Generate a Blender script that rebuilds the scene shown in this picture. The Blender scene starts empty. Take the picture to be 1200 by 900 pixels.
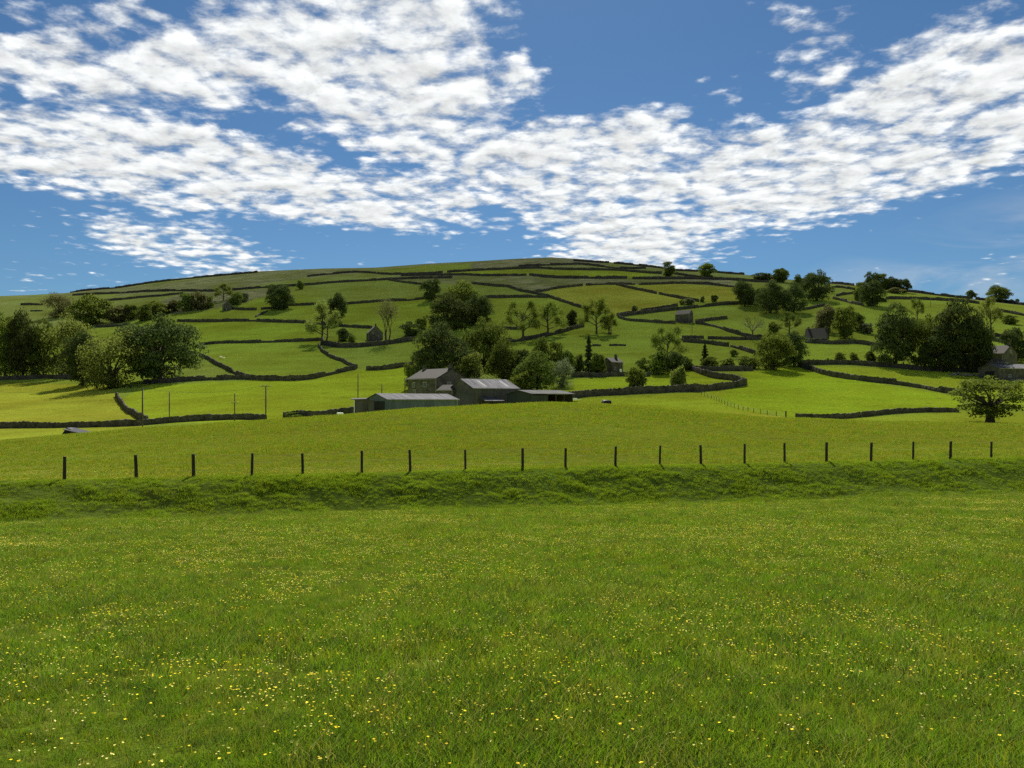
import bpy, bmesh, math, random
import numpy as np
from mathutils import Vector, Matrix

# ------------------------------------------------------------------ basics
random.seed(7)
RNG = np.random.default_rng(7)
scene = bpy.context.scene
COL = scene.collection
F = 903.0          # focal length in photo pixels (1200 wide)
HZ = 470.0         # photo row of the horizon
EYE = 1.65         # eye height; ground under the camera is z = 0
SUN_EL = math.radians(47.0)
SUN_AZ = math.radians(1.5)   # from +Y towards +X


def tag(o, label=None, cat=None, group=None, kind=None):
    if label: o['label'] = label
    if cat: o['category'] = cat
    if group: o['group'] = group
    if kind: o['kind'] = kind
    return o


def empty(name, loc, rz=0.0, scale=(1, 1, 1)):
    o = bpy.data.objects.new(name, None)
    o.empty_display_size = 0.2
    COL.objects.link(o)
    o.location = loc
    o.rotation_euler = (0, 0, rz)
    o.scale = scale
    return o


def mesh_obj(name, verts, faces, mat=None, parent=None, smooth=False, me=None):
    if me is None:
        me = bpy.data.meshes.new(name)
        me.from_pydata([tuple(v) for v in verts], [], [tuple(f) for f in faces])
        me.update()
        if smooth:
            me.polygons.foreach_set('use_smooth', [True] * len(me.polygons))
        if mat: me.materials.append(mat)
    o = bpy.data.objects.new(name, me)
    COL.objects.link(o)
    if parent is not None: o.parent = parent
    return o


class MB:
    """collects boxes, tubes and quads into one mesh"""
    def __init__(s): s.v = []; s.f = []
    def add(s, vs, fs):
        b = len(s.v); s.v += [tuple(map(float, p)) for p in vs]
        s.f += [tuple(b + i for i in f) for f in fs]
    def box(s, x0, x1, y0, y1, z0, z1):
        s.add([(x0,y0,z0),(x1,y0,z0),(x1,y1,z0),(x0,y1,z0),(x0,y0,z1),(x1,y0,z1),(x1,y1,z1),(x0,y1,z1)],
              [(0,3,2,1),(4,5,6,7),(0,1,5,4),(1,2,6,5),(2,3,7,6),(3,0,4,7)])
    def hexa(s, p): # 8 points like box order
        s.add(p, [(0,3,2,1),(4,5,6,7),(0,1,5,4),(1,2,6,5),(2,3,7,6),(3,0,4,7)])
    def tube(s, pts, rad, n=6, cap=True):
        pts = [Vector(p) for p in pts]; b = len(s.v); m = len(pts)
        for i, p in enumerate(pts):
            d = (pts[min(i+1, m-1)] - pts[max(i-1, 0)]).normalized()
            a = d.cross(Vector((0, 0, 1)))
            if a.length < 1e-3: a = Vector((1, 0, 0))
            a.normalize(); c = d.cross(a)
            r = rad[i] if hasattr(rad, '__len__') else rad
            for k in range(n):
                t = 2 * math.pi * k / n
                s.v.append(tuple(p + a * (r * math.cos(t)) + c * (r * math.sin(t))))
        for i in range(m - 1):
            for k in range(n):
                k2 = (k + 1) % n
                s.f.append((b+i*n+k, b+i*n+k2, b+(i+1)*n+k2, b+(i+1)*n+k))
        if cap:
            s.f.append(tuple(b + k for k in range(n))[::-1])
            s.f.append(tuple(b + (m-1)*n + k for k in range(n)))
    def build(s, name, mat, parent=None, smooth=False):
        return mesh_obj(name, s.v, s.f, mat, parent, smooth)


# ------------------------------------------------------------------ noise in numpy
def _hash(ix, iy, seed):
    h = (ix.astype(np.int64) * 374761393 + iy.astype(np.int64) * 668265263 + seed * 1274126177) & 0x7fffffff
    h = ((h ^ (h >> 13)) * 1274126177) & 0x7fffffff
    return ((h ^ (h >> 16)) & 0xffff) / 65535.0

def vnoise(x, y, seed=0):
    x = np.asarray(x, float); y = np.asarray(y, float)
    ix = np.floor(x); iy = np.floor(y); fx = x - ix; fy = y - iy
    fx = fx*fx*fx*(fx*(fx*6-15)+10); fy = fy*fy*fy*(fy*(fy*6-15)+10)
    ix = ix.astype(np.int64); iy = iy.astype(np.int64)
    a = _hash(ix, iy, seed); b = _hash(ix+1, iy, seed); c = _hash(ix, iy+1, seed); d = _hash(ix+1, iy+1, seed)
    return (a*(1-fx)+b*fx)*(1-fy) + (c*(1-fx)+d*fx)*fy - 0.5

def fbm(x, y, seed=0, o=3):
    s = 0; a = 1.0
    for i in range(o):
        s = s + a * vnoise(x * 2**i, y * 2**i, seed + i * 17); a *= 0.5
    return s

# ------------------------------------------------------------------ terrain as a height function
def tab(pairs):
    a = np.array(pairs, float)
    return lambda p: np.interp(p, a[:, 0], a[:, 1])

sky_y = tab([(-500,400),(-200,372),(0,347),(40,345.5),(80,343),(140,336.5),(200,327),(260,321.5),(300,318),(380,314.5),(440,313.5),(500,309),(560,306),
             (600,303.5),(645,301.5),(680,303.5),(714,307),(760,311.5),(800,316),(850,319),(900,325),(960,331),(1000,334),
             (1040,339),(1090,344.5),(1140,350),(1200,357),(1300,372),(1500,400),(1700,420)])
sky_d = tab([(-500,900),(0,950),(400,980),(650,950),(850,800),(1000,680),(1200,580),(1500,520)])
base_y = tab([(-500,525),(0,509),(167,502),(300,497),(420,493),(600,489),(760,487),(900,489),(960,490),(1040,492),(1200,493),(1500,500)])
crest_y = tab([(-500,545),(0,517),(75,510),(167,502.5),(300,493.5),(420,485.5),(480,480),(560,475.5),(640,472.5),(700,473),(760,478),(840,485),
               (900,489.5),(960,491),(1040,495),(1200,498),(1500,503)])
fence_y = tab([(-500,570),(75,563.5),(160,563),(228,560),(295,558.5),(355,557.5),(424,556),(481,554),(546,551),(613,549.5),(662,548.5),
               (720,547.5),(773,546),(821,545.5),(873,544),(919,543),(968,542.5),(1021,541.5),(1070,540),(1113,539),(1161,538),(1500,529)])
DB, DC = 165.0, 95.0
def fence_Y(X):
    return 35.0 + 0.2422 * (X + 20.35)

def terr_t(px, D):
    """view-slope of the ground beyond the fence, for direction px and depth D (smooth tables)"""
    px = np.asarray(px, float); D = np.asarray(D, float)
    ts = (HZ - sky_y(px)) / F; ds = sky_d(px)
    tb = (HZ - base_y(px)) / F; tc = (HZ - crest_y(px)) / F
    u = (px - 600) / F
    df = (35.0 + 0.2422 * 20.35) / (1 - 0.2422 * u)
    df = np.clip(df, 25, 70)
    tf = (HZ - fence_y(px)) / F
    e = 1.8
    s = np.clip((D - DB) / (ds - DB), 0, 1)
    hill = tb + (ts - tb) * (1 - (1 - s) ** e)
    beyond = ts - 0.00022 * np.clip(D - ds, 0, 800) - 0.00006 * np.clip(D - ds - 800, 0, 1e5)
    m1 = e * (ts - tb) / (ds - DB) * (DB - DC)
    q = np.clip((D - DC) / (DB - DC), 0, 1)
    mid = tc * (2*q**3 - 3*q**2 + 1) + tb * (-2*q**3 + 3*q**2) + m1 * (q**3 - q**2) - 0.006 * np.sin(np.pi*q)**2*np.clip((px-250)/200,0,1)
    r = np.clip((D - df) / (DC - df), 0, 1)
    dome = tf + (tc - tf) * (1 - (1 - r) ** 1.9)
    return np.where(D > ds, beyond, np.where(D > DB, hill, np.where(D > DC, mid, dome)))

def H(X, Y):
    X = np.asarray(X, float); Y = np.asarray(Y, float)
    Yc = np.maximum(Y, 28.0)
    px = np.clip(600 + F * X / Yc, -500, 1700)
    z = EYE + terr_t(px, Yc) * Yc
    yf = np.clip(fence_Y(X), 26, 70)
    foot_y = yf - 4.8
    # near meadow
    zfoot = EYE - 4.85 - 0.22 * np.clip((X + 15) / 45, -1, 2)
    zn = zfoot * np.clip(Y / foot_y, -1.0, 1.2)
    zn = zn + 0.10 * fbm(X / 7, Y / 7, 3, 2) + 0.05 * fbm(X / 1.7, Y / 1.7, 5, 2)
    d = Y - yf
    q = np.clip((d + 4.9) / 4.6, 0, 1); q = q * q * (3 - 2 * q)
    bank = np.exp(-((d + 2.4) / 1.7) ** 2)
    zb = z + 0.10 * fbm(X / 6, Y / 6, 11, 2) * np.clip(d / 4, 0, 1)
    zz = zn * (1 - q) + zb * q
    zz = zz + bank * (0.20 * fbm(X / 2.1, Y / 1.1, 21, 3) + .15 * fbm(X / .8, Y / .5, 23, 2))
    far = np.clip((Y - 150) / 120, 0, 1)
    amp = far * np.clip((sky_d(px) - Y) / 150, 0.12, 1)
    zz = zz + amp * (1.3 * fbm(X / 75, Y / 75, 31, 2) + 0.35 * fbm(X / 16, Y / 9, 37, 3))
    return zz

def proj(x, y, z):
    return 600 + F * x / y, HZ - F * (z - EYE) / y

_DS = np.concatenate([np.arange(96, 200, .5), np.arange(200, 1300, 1.0)])
def ground(px, py, dmin=112.0):
    """the point of the hillside seen in direction (px, py)"""
    D = _DS[_DS >= dmin]
    X = (px - 600) / F * D
    h = H(X, D)
    zr = EYE + (HZ - py) / F * D
    ok = np.nonzero(h >= zr)[0]
    if len(ok) == 0:
        i = int(np.argmax((h - EYE) / D))
        return float(X[i]), float(D[i]), float(h[i])
    i = int(ok[0])
    return float(X[i]), float(D[i]), float(h[i])

# ------------------------------------------------------------------ materials
def mat_new(name):
    m = bpy.data.materials.new(name); m.use_nodes = True
    nt = m.node_tree; nt.nodes.clear()
    return m, nt

def N(nt, typ, **kw):
    n = nt.nodes.new(typ)
    for k, v in kw.items():
        if k in n.inputs: n.inputs[k].default_value = v
        else: setattr(n, k, v)
    return n

def L(nt, a, b): nt.links.new(a, b)

def mixc(nt, fac, a, b):
    n = nt.nodes.new('ShaderNodeMix'); n.data_type = 'RGBA'
    def put(i, v):
        if isinstance(v, (tuple, list)): n.inputs[i].default_value = (*v[:3], 1)
        elif isinstance(v, (int, float)): n.inputs[i].default_value = v
        else: nt.links.new(v, n.inputs[i])
    put(0, fac); put(6, a); put(7, b)
    return n.outputs[2]

def math_n(nt, op, a, b=None, c=None, clamp=False):
    n = nt.nodes.new('ShaderNodeMath'); n.operation = op; n.use_clamp = clamp
    for i, v in enumerate((a, b, c)):
        if v is None: continue
        if isinstance(v, (int, float)): n.inputs[i].default_value = v
        else: nt.links.new(v, n.inputs[i])
    return n.outputs[0]

def maprange(nt, v, a, b, c=0.0, d=1.0, smooth=True):
    n = nt.nodes.new('ShaderNodeMapRange')
    n.interpolation_type = 'SMOOTHSTEP' if smooth else 'LINEAR'
    nt.links.new(v, n.inputs[0])
    for i, x in zip((1, 2, 3, 4), (a, b, c, d)): n.inputs[i].default_value = x
    return n.outputs[0]

def noise(nt, vec, scale, detail=4, rough=.55, dist=0.0):
    n = nt.nodes.new('ShaderNodeTexNoise')
    n.inputs['Scale'].default_value = scale; n.inputs['Detail'].default_value = detail
    n.inputs['Roughness'].default_value = rough; n.inputs['Distortion'].default_value = dist
    if vec is not None: nt.links.new(vec, n.inputs['Vector'])
    return n.outputs[0]

def scaled(nt, vec, s):
    n = nt.nodes.new('ShaderNodeVectorMath'); n.operation = 'MULTIPLY'
    nt.links.new(vec, n.inputs[0]); n.inputs[1].default_value = s
    return n.outputs[0]

def leafy(name, c1, c2, trans=0.35, scale=2.5, tcol=None, sheen=0.0):
    """foliage / blade material: diffuse with some light coming through"""
    m, nt = mat_new(name)
    geo = N(nt, 'ShaderNodeNewGeometry')
    info = N(nt, 'ShaderNodeObjectInfo')
    n1 = noise(nt, geo.outputs['Position'], scale, 3)
    f = maprange(nt, n1, .3, .7)
    col = mixc(nt, f, c1, c2)
    hv = nt.nodes.new('ShaderNodeHueSaturation'); L(nt, col, hv.inputs['Color'])
    L(nt, maprange(nt, info.outputs['Random'], 0, 1, .7, 1.3, False), hv.inputs['Value'])
    L(nt, maprange(nt, info.outputs['Random'], 0, 1, .485, .512, False), hv.inputs['Hue'])
    d = N(nt, 'ShaderNodeBsdfDiffuse'); L(nt, hv.outputs[0], d.inputs[0])
    t = N(nt, 'ShaderNodeBsdfTranslucent')
    tc = mixc(nt, 0.5, hv.outputs[0], tcol or (c2[0]*1.6, c2[1]*1.7, c2[2]*.8)); L(nt, tc, t.inputs[0])
    mx = N(nt, 'ShaderNodeMixShader'); mx.inputs[0].default_value = trans
    L(nt, d.outputs[0], mx.inputs[1]); L(nt, t.outputs[0], mx.inputs[2])
    res = mx.outputs[0]
    if sheen:
        g = N(nt, 'ShaderNodeBsdfGlossy', Roughness=.5); g.inputs[0].default_value = (.85, .85, .6, 1)
        m2 = N(nt, 'ShaderNodeMixShader'); m2.inputs[0].default_value = sheen
        L(nt, res, m2.inputs[1]); L(nt, g.outputs[0], m2.inputs[2]); res = m2.outputs[0]
    out = N(nt, 'ShaderNodeOutputMaterial'); L(nt, res, out.inputs[0])
    return m

def solid(name, c1, c2=None, scale=3.0, rough=.85, stretch=(1, 1, 1), bump=0.0, coord='Object', spec=.02):
    m, nt = mat_new(name)
    tc = N(nt, 'ShaderNodeTexCoord')
    v = scaled(nt, tc.outputs[coord], stretch)
    c2 = c2 or tuple(x * .6 for x in c1)
    n1 = noise(nt, v, scale, 5, .6)
    col = mixc(nt, maprange(nt, n1, .32, .68), c1, c2)
    p = N(nt, 'ShaderNodeBsdfPrincipled', Roughness=rough); L(nt, col, p.inputs['Base Color'])
    p.inputs['Specular IOR Level'].default_value = spec
    if bump:
        b = N(nt, 'ShaderNodeBump', Strength=bump); L(nt, n1, b.inputs['Height']); L(nt, b.outputs[0], p.inputs['Normal'])
    out = N(nt, 'ShaderNodeOutputMaterial'); L(nt, p.outputs[0], out.inputs[0])
    return m

def stone(name, c1, c2, mortar, sx=2.0, sz=5.0):
    """coursed rubble: voronoi cells stretched into stones"""
    m, nt = mat_new(name)
    tc = N(nt, 'ShaderNodeTexCoord')
    v = scaled(nt, tc.outputs['Object'], (sx, sx, sz))
    vo = nt.nodes.new('ShaderNodeTexVoronoi'); L(nt, v, vo.inputs['Vector']); vo.inputs['Scale'].default_value = 1.0
    ve = nt.nodes.new('ShaderNodeTexVoronoi'); ve.feature = 'DISTANCE_TO_EDGE'; L(nt, v, ve.inputs['Vector']); ve.inputs['Scale'].default_value = 1.0
    sp = N(nt, 'ShaderNodeSeparateColor'); L(nt, vo.outputs['Color'], sp.inputs[0])
    col = mixc(nt, sp.outputs[0], c1, c2)
    n1 = noise(nt, tc.outputs['Object'], .5, 4)
    col = mixc(nt, maprange(nt, n1, .4, .75), col, tuple(x * .6 for x in c2))
    e = maprange(nt, ve.outputs['Distance'], .0, .09)
    col = mixc(nt, e, mortar, col)
    p = N(nt, 'ShaderNodeBsdfPrincipled', Roughness=.9); L(nt, col, p.inputs['Base Color'])
    p.inputs['Specular IOR Level'].default_value = .0
    b = N(nt, 'ShaderNodeBump', Strength=.6); L(nt, e, b.inputs['Height']); L(nt, b.outputs[0], p.inputs['Normal'])
    out = N(nt, 'ShaderNodeOutputMaterial'); L(nt, p.outputs[0], out.inputs[0])
    return m

def sheet(name, c1, c2, ribs=8.0, rough=.6, axis=0):
    """corrugated sheeting: ribs across local x plus weather streaks"""
    m, nt = mat_new(name)
    tc = N(nt, 'ShaderNodeTexCoord')
    sp = N(nt, 'ShaderNodeSeparateXYZ'); L(nt, tc.outputs['Object'], sp.inputs[0])
    w = math_n(nt, 'SINE', math_n(nt, 'MULTIPLY', sp.outputs[axis], ribs * 6.283))
    st = scaled(nt, tc.outputs['Object'], (1.4, .15, .15) if axis == 0 else (.15, 1.4, .15))
    n1 = noise(nt, st, 1.0, 5, .65)
    n2 = noise(nt, tc.outputs['Object'], .9, 3)
    col = mixc(nt, maprange(nt, n1, .35, .65), c1, c2)
    col = mixc(nt, maprange(nt, n2, .55, .75, 0, .5), col, tuple(x * .55 for x in c2))
    p = N(nt, 'ShaderNodeBsdfPrincipled', Roughness=rough); L(nt, col, p.inputs['Base Color']); p.inputs['Specular IOR Level'].default_value = .0
    b = N(nt, 'ShaderNodeBump', Strength=.35, Distance=.03); L(nt, w, b.inputs['Height']); L(nt, b.outputs[0], p.inputs['Normal'])
    out = N(nt, 'ShaderNodeOutputMaterial'); L(nt, p.outputs[0], out.inputs[0])
    return m

M = {}
M['wall'] = stone('drystone', (.095, .088, .075), (.048, .045, .040), (.012, .012, .011), 2.2, 5.5)
M['house_stone'] = stone('house_stone', (.125, .115, .098), (.072, .066, .057), (.045, .042, .038), 1.8, 4.0)
M['barn_stone'] = stone('barn_stone', (.105, .098, .095), (.066, .062, .060), (.035, .033, .031), 1.6, 3.5)
M['slate'] = solid('stone_slate', (.048, .044, .039), (.031, .029, .026), 2.2, .85, (1, 1, 3), .3)
M['roof_sheet'] = sheet('grey_roof_sheet', (.105, .105, .108), (.066, .066, .068), 5, .7)
M['rooflight'] = solid('rooflight_sheet', (.125, .125, .122), (.09, .09, .088), 2, .8)
M['roof_sheet_dull'] = sheet('dull_roof_sheet', (.075, .075, .075), (.052, .052, .051), 5, .7)
M['blue_sheet'] = sheet('blue_grey_cladding', (.105, .122, .155), (.068, .080, .105), 3, .6)
M['green_sheet'] = sheet('green_cladding', (.050, .056, .056), (.034, .038, .038), 3, .6)
M['dark_board'] = sheet('dark_boarding', (.10, .095, .09), (.055, .052, .05), 4, .8)
M['timber'] = solid('weathered_timber', (.055, .046, .038), (.028, .024, .021), 6, .9, (3, 3, .4), .3)
M['pole'] = solid('creosoted_pole', (.085, .075, .065), (.05, .045, .04), 5, .85, (3, 3, .3))
M['wire'] = solid('galvanised_wire', (.10, .10, .10), (.07, .07, .07), 5, .7)
M['frame'] = solid('window_frame', (.30, .29, .27), (.22, .21, .20), 2, .6)
M['glass'] = solid('window_glass', (.03, .035, .04), (.02, .025, .03), 1, .15, spec=.4)
M['white'] = solid('white_paint', (.78, .78, .76), (.66, .66, .63), 2, .5)
M['tyre'] = solid('rubber', (.03, .03, .03), (.02, .02, .02), 4, .8)
M['black_wrap'] = solid('black_sheet', (.025, .025, .027), (.015, .015, .016), 2, .45)
M['wool'] = solid('fleece', (.70, .66, .56), (.52, .48, .40), 8, .95)
M['sheep_face'] = solid('sheep_face', (.06, .05, .05), (.03, .03, .03), 5, .8)
M['bark'] = solid('bark', (.06, .05, .04), (.03, .026, .022), 4, .95, (2, 2, .5), .3)
M['bark_grey'] = solid('grey_bark', (.062, .055, .045), (.034, .030, .026), 4, .95, (2, 2, .5), .3)
M['rubble'] = stone('rubble', (.30, .29, .26), (.17, .16, .14), (.05, .05, .045), 3, 3)

M['leaf_dark'] = leafy('foliage_dark', (.046, .062, .016), (.074, .096, .022), .20, .6)
M['leaf_deep'] = leafy('foliage_deep', (.032, .044, .018), (.054, .070, .025), .16, .6)
M['leaf_mid'] = leafy('foliage_mid', (.056, .076, .017), (.090, .114, .024), .25, .6)
M['leaf_pale'] = leafy('foliage_pale', (.074, .092, .022), (.104, .122, .034), .30, .6)
M['leaf_olive'] = leafy('foliage_olive', (.060, .062, .028), (.085, .084, .038), .25, .6)
M['leaf_grey'] = leafy('foliage_grey', (.060, .074, .044), (.086, .100, .062), .25, .6)
M['needle'] = leafy('foliage_needle', (.018, .028, .015), (.030, .042, .020), .12, .8)
# ------------------------------------------------------------------ the ground: one sheet
def build_ground():
    ys = [-40., -20., -10., -5., -2.]
    y = 0.0
    while y < 1400:
        ys.append(y); y += max(.22, .0085 * y)
    while y < 6000:
        ys.append(y); y *= 1.12
    ys = np.array(ys)
    vs = np.concatenate([np.linspace(-2.6, -.95, 14)[:-1], np.linspace(-.95, .95, 400), np.linspace(.95, 2.6, 14)[1:]])
    Yg, Vg = np.meshgrid(ys, vs, indexing='ij')
    Xg = Vg * (np.maximum(Yg, 0) + 14)
    Zg = H(Xg, Yg)
    nr, nc = Yg.shape
    co = np.stack([Xg, Yg, Zg], -1).reshape(-1, 3)
    i = np.arange(nr - 1)[:, None] * nc + np.arange(nc - 1)[None, :]
    fa = np.stack([i, i + 1, i + nc + 1, i + nc], -1).reshape(-1, 4)
    me = bpy.data.meshes.new('ground')
    me.vertices.add(len(co)); me.vertices.foreach_set('co', co.ravel())
    me.loops.add(fa.size); me.loops.foreach_set('vertex_index', fa.ravel().astype(np.int32))
    me.polygons.add(len(fa)); me.polygons.foreach_set('loop_start', np.arange(0, fa.size, 4, dtype=np.int32))
    me.update(); me.validate()
    me.polygons.foreach_set('use_smooth', np.ones(len(fa), bool))
    # what grows in each field: lush / dry / moor shares, field by field
    X, Y, Z = co.T
    Yc = np.maximum(Y, 1.0)
    px = 600 + F * X / Yc; py = HZ - F * (Z - EYE) / Yc
    hill = Y > 118
    lush = np.full(len(co), .38); dry = np.full(len(co), .12); moor = np.zeros(len(co))
    up = np.clip((352 - py) / 40, 0, 1) * hill
    lush = np.where(hill, .42 - .3 * up, lush)
    moor = np.where(hill, .10 + .45 * up, moor)  # moor greying with height, partly thin haze tinted into the ground colour
    dome = (Y > 30) & ~hill
    near = Y <= 30
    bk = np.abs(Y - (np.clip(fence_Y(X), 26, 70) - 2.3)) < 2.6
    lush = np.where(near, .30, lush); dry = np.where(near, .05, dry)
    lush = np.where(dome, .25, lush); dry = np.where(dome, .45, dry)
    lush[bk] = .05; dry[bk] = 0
    def inside(poly):
        poly = np.array(poly, float); r = np.zeros(len(co), bool); j = len(poly) - 1
        for k in range(len(poly)):
            xi, yi = poly[k]; xj, yj = poly[j]
            c = ((yi > py) != (yj > py)) & (px < (xj - xi) * (py - yi) / (yj - yi + 1e-9) + xi)
            r ^= c; j = k
        return r & hill
    for poly, l, d, m_ in FIELDS:
        k = inside(poly)
        lush[k] = l; dry[k] = d; moor[k] = m_
    beyond = Y > sky_d(np.clip(px, -500, 1700)) - 30
    moor = np.where(beyond & hill, .9, moor)
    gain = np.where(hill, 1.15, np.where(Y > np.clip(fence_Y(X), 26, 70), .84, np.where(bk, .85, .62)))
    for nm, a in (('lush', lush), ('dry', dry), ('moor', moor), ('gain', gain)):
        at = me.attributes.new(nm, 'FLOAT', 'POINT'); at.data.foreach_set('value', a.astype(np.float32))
    m, nt = mat_new('meadow_ground')
    geo = N(nt, 'ShaderNodeNewGeometry'); P = geo.outputs['Position']
    def att(n):
        a = nt.nodes.new('ShaderNodeAttribute'); a.attribute_name = n; return a.outputs['Fac']
    st = scaled(nt, P, (.35, 1, 1))
    n_big = noise(nt, P, .022, 4, .6)
    n_mid = noise(nt, st, .16, 5, .62)
    n_fine = noise(nt, P, 1.3, 6, .7)
    n_speck = noise(nt, P, 9.0, 3, .7)
    base = mixc(nt, maprange(nt, n_mid, .3, .7), (.058, .088, .012), (.085, .114, .018))
    base = mixc(nt, att('lush'), base, mixc(nt, maprange(nt, n_mid, .35, .65), (.100, .148, .005), (.114, .156, .006)))
    dryc = mixc(nt, maprange(nt, n_mid, .35, .65), (.158, .152, .014), (.132, .138, .012))
    base = mixc(nt, att('dry'), base, dryc)
    moorc = mixc(nt, maprange(nt, n_mid, .44, .56), (.108, .106, .052), (.058, .061, .030))
    base = mixc(nt, math_n(nt, 'MULTIPLY', att('moor'), maprange(nt, n_big, .3, .6, .55, 1.15), clamp=True), base, moorc)
    # rushes and tufts
    tuft = maprange(nt, noise(nt, scaled(nt, P, (.6, 1, 1)), .55, 5, .7), .55, .70, 0, .7)
    base = mixc(nt, tuft, base, (.046, .060, .010))
    val = maprange(nt, n_fine, .3, .7, 1.18, 1.72)
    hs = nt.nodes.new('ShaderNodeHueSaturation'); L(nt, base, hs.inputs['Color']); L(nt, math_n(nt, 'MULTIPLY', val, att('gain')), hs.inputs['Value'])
    v2 = nt.nodes.new('ShaderNodeHueSaturation'); L(nt, hs.outputs[0], v2.inputs['Color'])
    L(nt, maprange(nt, n_big, .3, .7, .80, 1.18), v2.inputs['Value'])
    L(nt, maprange(nt, n_big, .3, .7, .492, .508), v2.inputs['Hue'])
    p = N(nt, 'ShaderNodeBsdfDiffuse', Roughness=1.0); L(nt, v2.outputs[0], p.inputs['Color'])
    hsum = math_n(nt, 'ADD', math_n(nt, 'MULTIPLY', n_fine, .35), math_n(nt, 'MULTIPLY', n_speck, .08))
    b = N(nt, 'ShaderNodeBump', Strength=.55, Distance=.6); L(nt, hsum, b.inputs['Height']); L(nt, b.outputs[0], p.inputs['Normal'])
    out = N(nt, 'ShaderNodeOutputMaterial'); L(nt, p.outputs[0], out.inputs[0])
    me.materials.append(m)
    o = bpy.data.objects.new('ground', me); COL.objects.link(o)
    tag(o, 'rolling green meadow and pasture rising to a walled hill', None, None, 'structure')
    return o

#          polygon in directions from the viewpoint                                             lush dry moor
FIELDS = [
 ([(-60,446),(130,452),(150,480),(172,498),(100,503),(-60,506)],                                 .25, .75, 0),
 ([(-60,504),(170,499),(170,520),(-60,520)],                                                      .35, .55, 0),
 ([(140,470),(170,452),(300,446),(360,446),(418,434),(480,430),(480,480),(330,492),(175,497)],    .85, .30, 0),
 ([(235,445),(290,444),(240,420),(200,430),(200,445)],                                            .25, .15, .15),
 ([(235,405),(375,400),(372,410),(416,433),(360,446),(290,443),(240,420)],                        .50, .10, .08),
 ([(208,378),(380,380),(378,400),(235,404)],                                                      .55, .08, .05),
 ([(380,384),(480,388),(485,401),(380,408)],                                                      .35, .1, .1),
 ([(372,408),(485,401),(480,429),(429,434),(418,432)],                                            .42, .05, .15),
 ([(265,364),(335,362),(380,379),(210,377),(205,368)],                                            .45, .1, .1),
 ([(338,358),(515,348),(500,385),(395,383),(370,378),(335,362)],                                  .50, .12, .08),
 ([(420,330),(455,328),(495,334),(515,347),(404,356),(370,356),(385,334)],                        .30, .15, .25),
 ([(140,345),(272,341),(335,336),(300,352),(250,362),(170,372),(130,380),(112,352)],              .05, .08, .85),
 ([(272,362),(300,350),(320,346),(335,358),(335,362),(300,363)],                                  .45, .1, .1),
 ([(-60,350),(45,347),(85,343),(140,337),(300,319),(420,314),(440,319),(360,325),(272,339),(85,347),(-60,352)], .06, .12, .75),
 ([(-60,352),(120,347),(215,343),(112,384),(-60,384)],                                            .22, .15, .40),
 ([(440,319),(455,321),(520,319),(555,316),(552,309),(500,311)],                                  .35, .15, .20),
 ([(550,312),(560,306),(645,301),(700,307),(722,314),(690,310),(610,312),(600,315),(555,318)],    .02, .08, .95),
 ([(470,322),(620,322),(600,338),(560,334),(500,330),(455,327)],                                  .08, .10, .75),
 ([(524,319),(600,316),(720,317),(775,321),(735,326),(660,326),(620,322),(560,322)],              .45, .25, .05),
 ([(560,324),(620,323),(660,326),(860,327),(862,336),(748,333),(683,334),(640,341),(600,338),(580,335)], .06, .12, .80),
 ([(553,333),(595,336),(625,344),(640,348),(568,349)],                                            .30, .12, .25),
 ([(640,342),(652,338),(685,334),(722,333),(770,344),(818,354),(793,358),(723,369),(688,363),(655,352)], .15, .75, .12),
 ([(725,334),(800,332),(862,337),(872,352),(818,353),(772,344)],                                  .15, .72, .12),
 ([(568,350),(640,349),(690,364),(683,382),(600,400),(575,398)],                                  .42, .15, .10),
 ([(725,371),(887,357),(1000,360),(1000,396),(895,397),(852,374),(815,378),(730,375)],            .38, .12, .15),
 ([(596,402),(683,383),(724,371),(815,379),(895,398),(884,415),(800,432),(742,441),(672,443),(640,440)], .45, .12, .10),
 ([(672,444),(742,442),(805,432),(815,437),(874,450),(820,458),(668,467)],                        .85, .25, 0),
 ([(668,468),(820,460),(874,453),(900,487),(760,480),(700,475)],                                  .80, .35, 0),
 ([(874,436),(938,430),(1000,445),(1126,465),(1122,483),(1060,484),(985,491),(925,489),(840,470)], .85, .12, 0),
 ([(938,428),(1147,436),(1200,445),(1200,480),(1126,464),(1040,449)],                             .70, .30, 0),
 ([(935,402),(1030,404),(1000,427),(938,427)],                                                    .45, .15, .05),
 ([(1000,334),(1140,351),(1200,358),(1200,372),(1038,352),(1000,340)],                            .35, .2, .10),
 ([(925,489),(985,491),(1122,483),(1200,483),(1200,500),(960,495)],                               .55, .30, 0),
 ([(838,481),(870,484),(905,487),(925,489),(925,492),(890,489)],                                  .3, .98, 0),
]
GROUND = build_ground()

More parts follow.
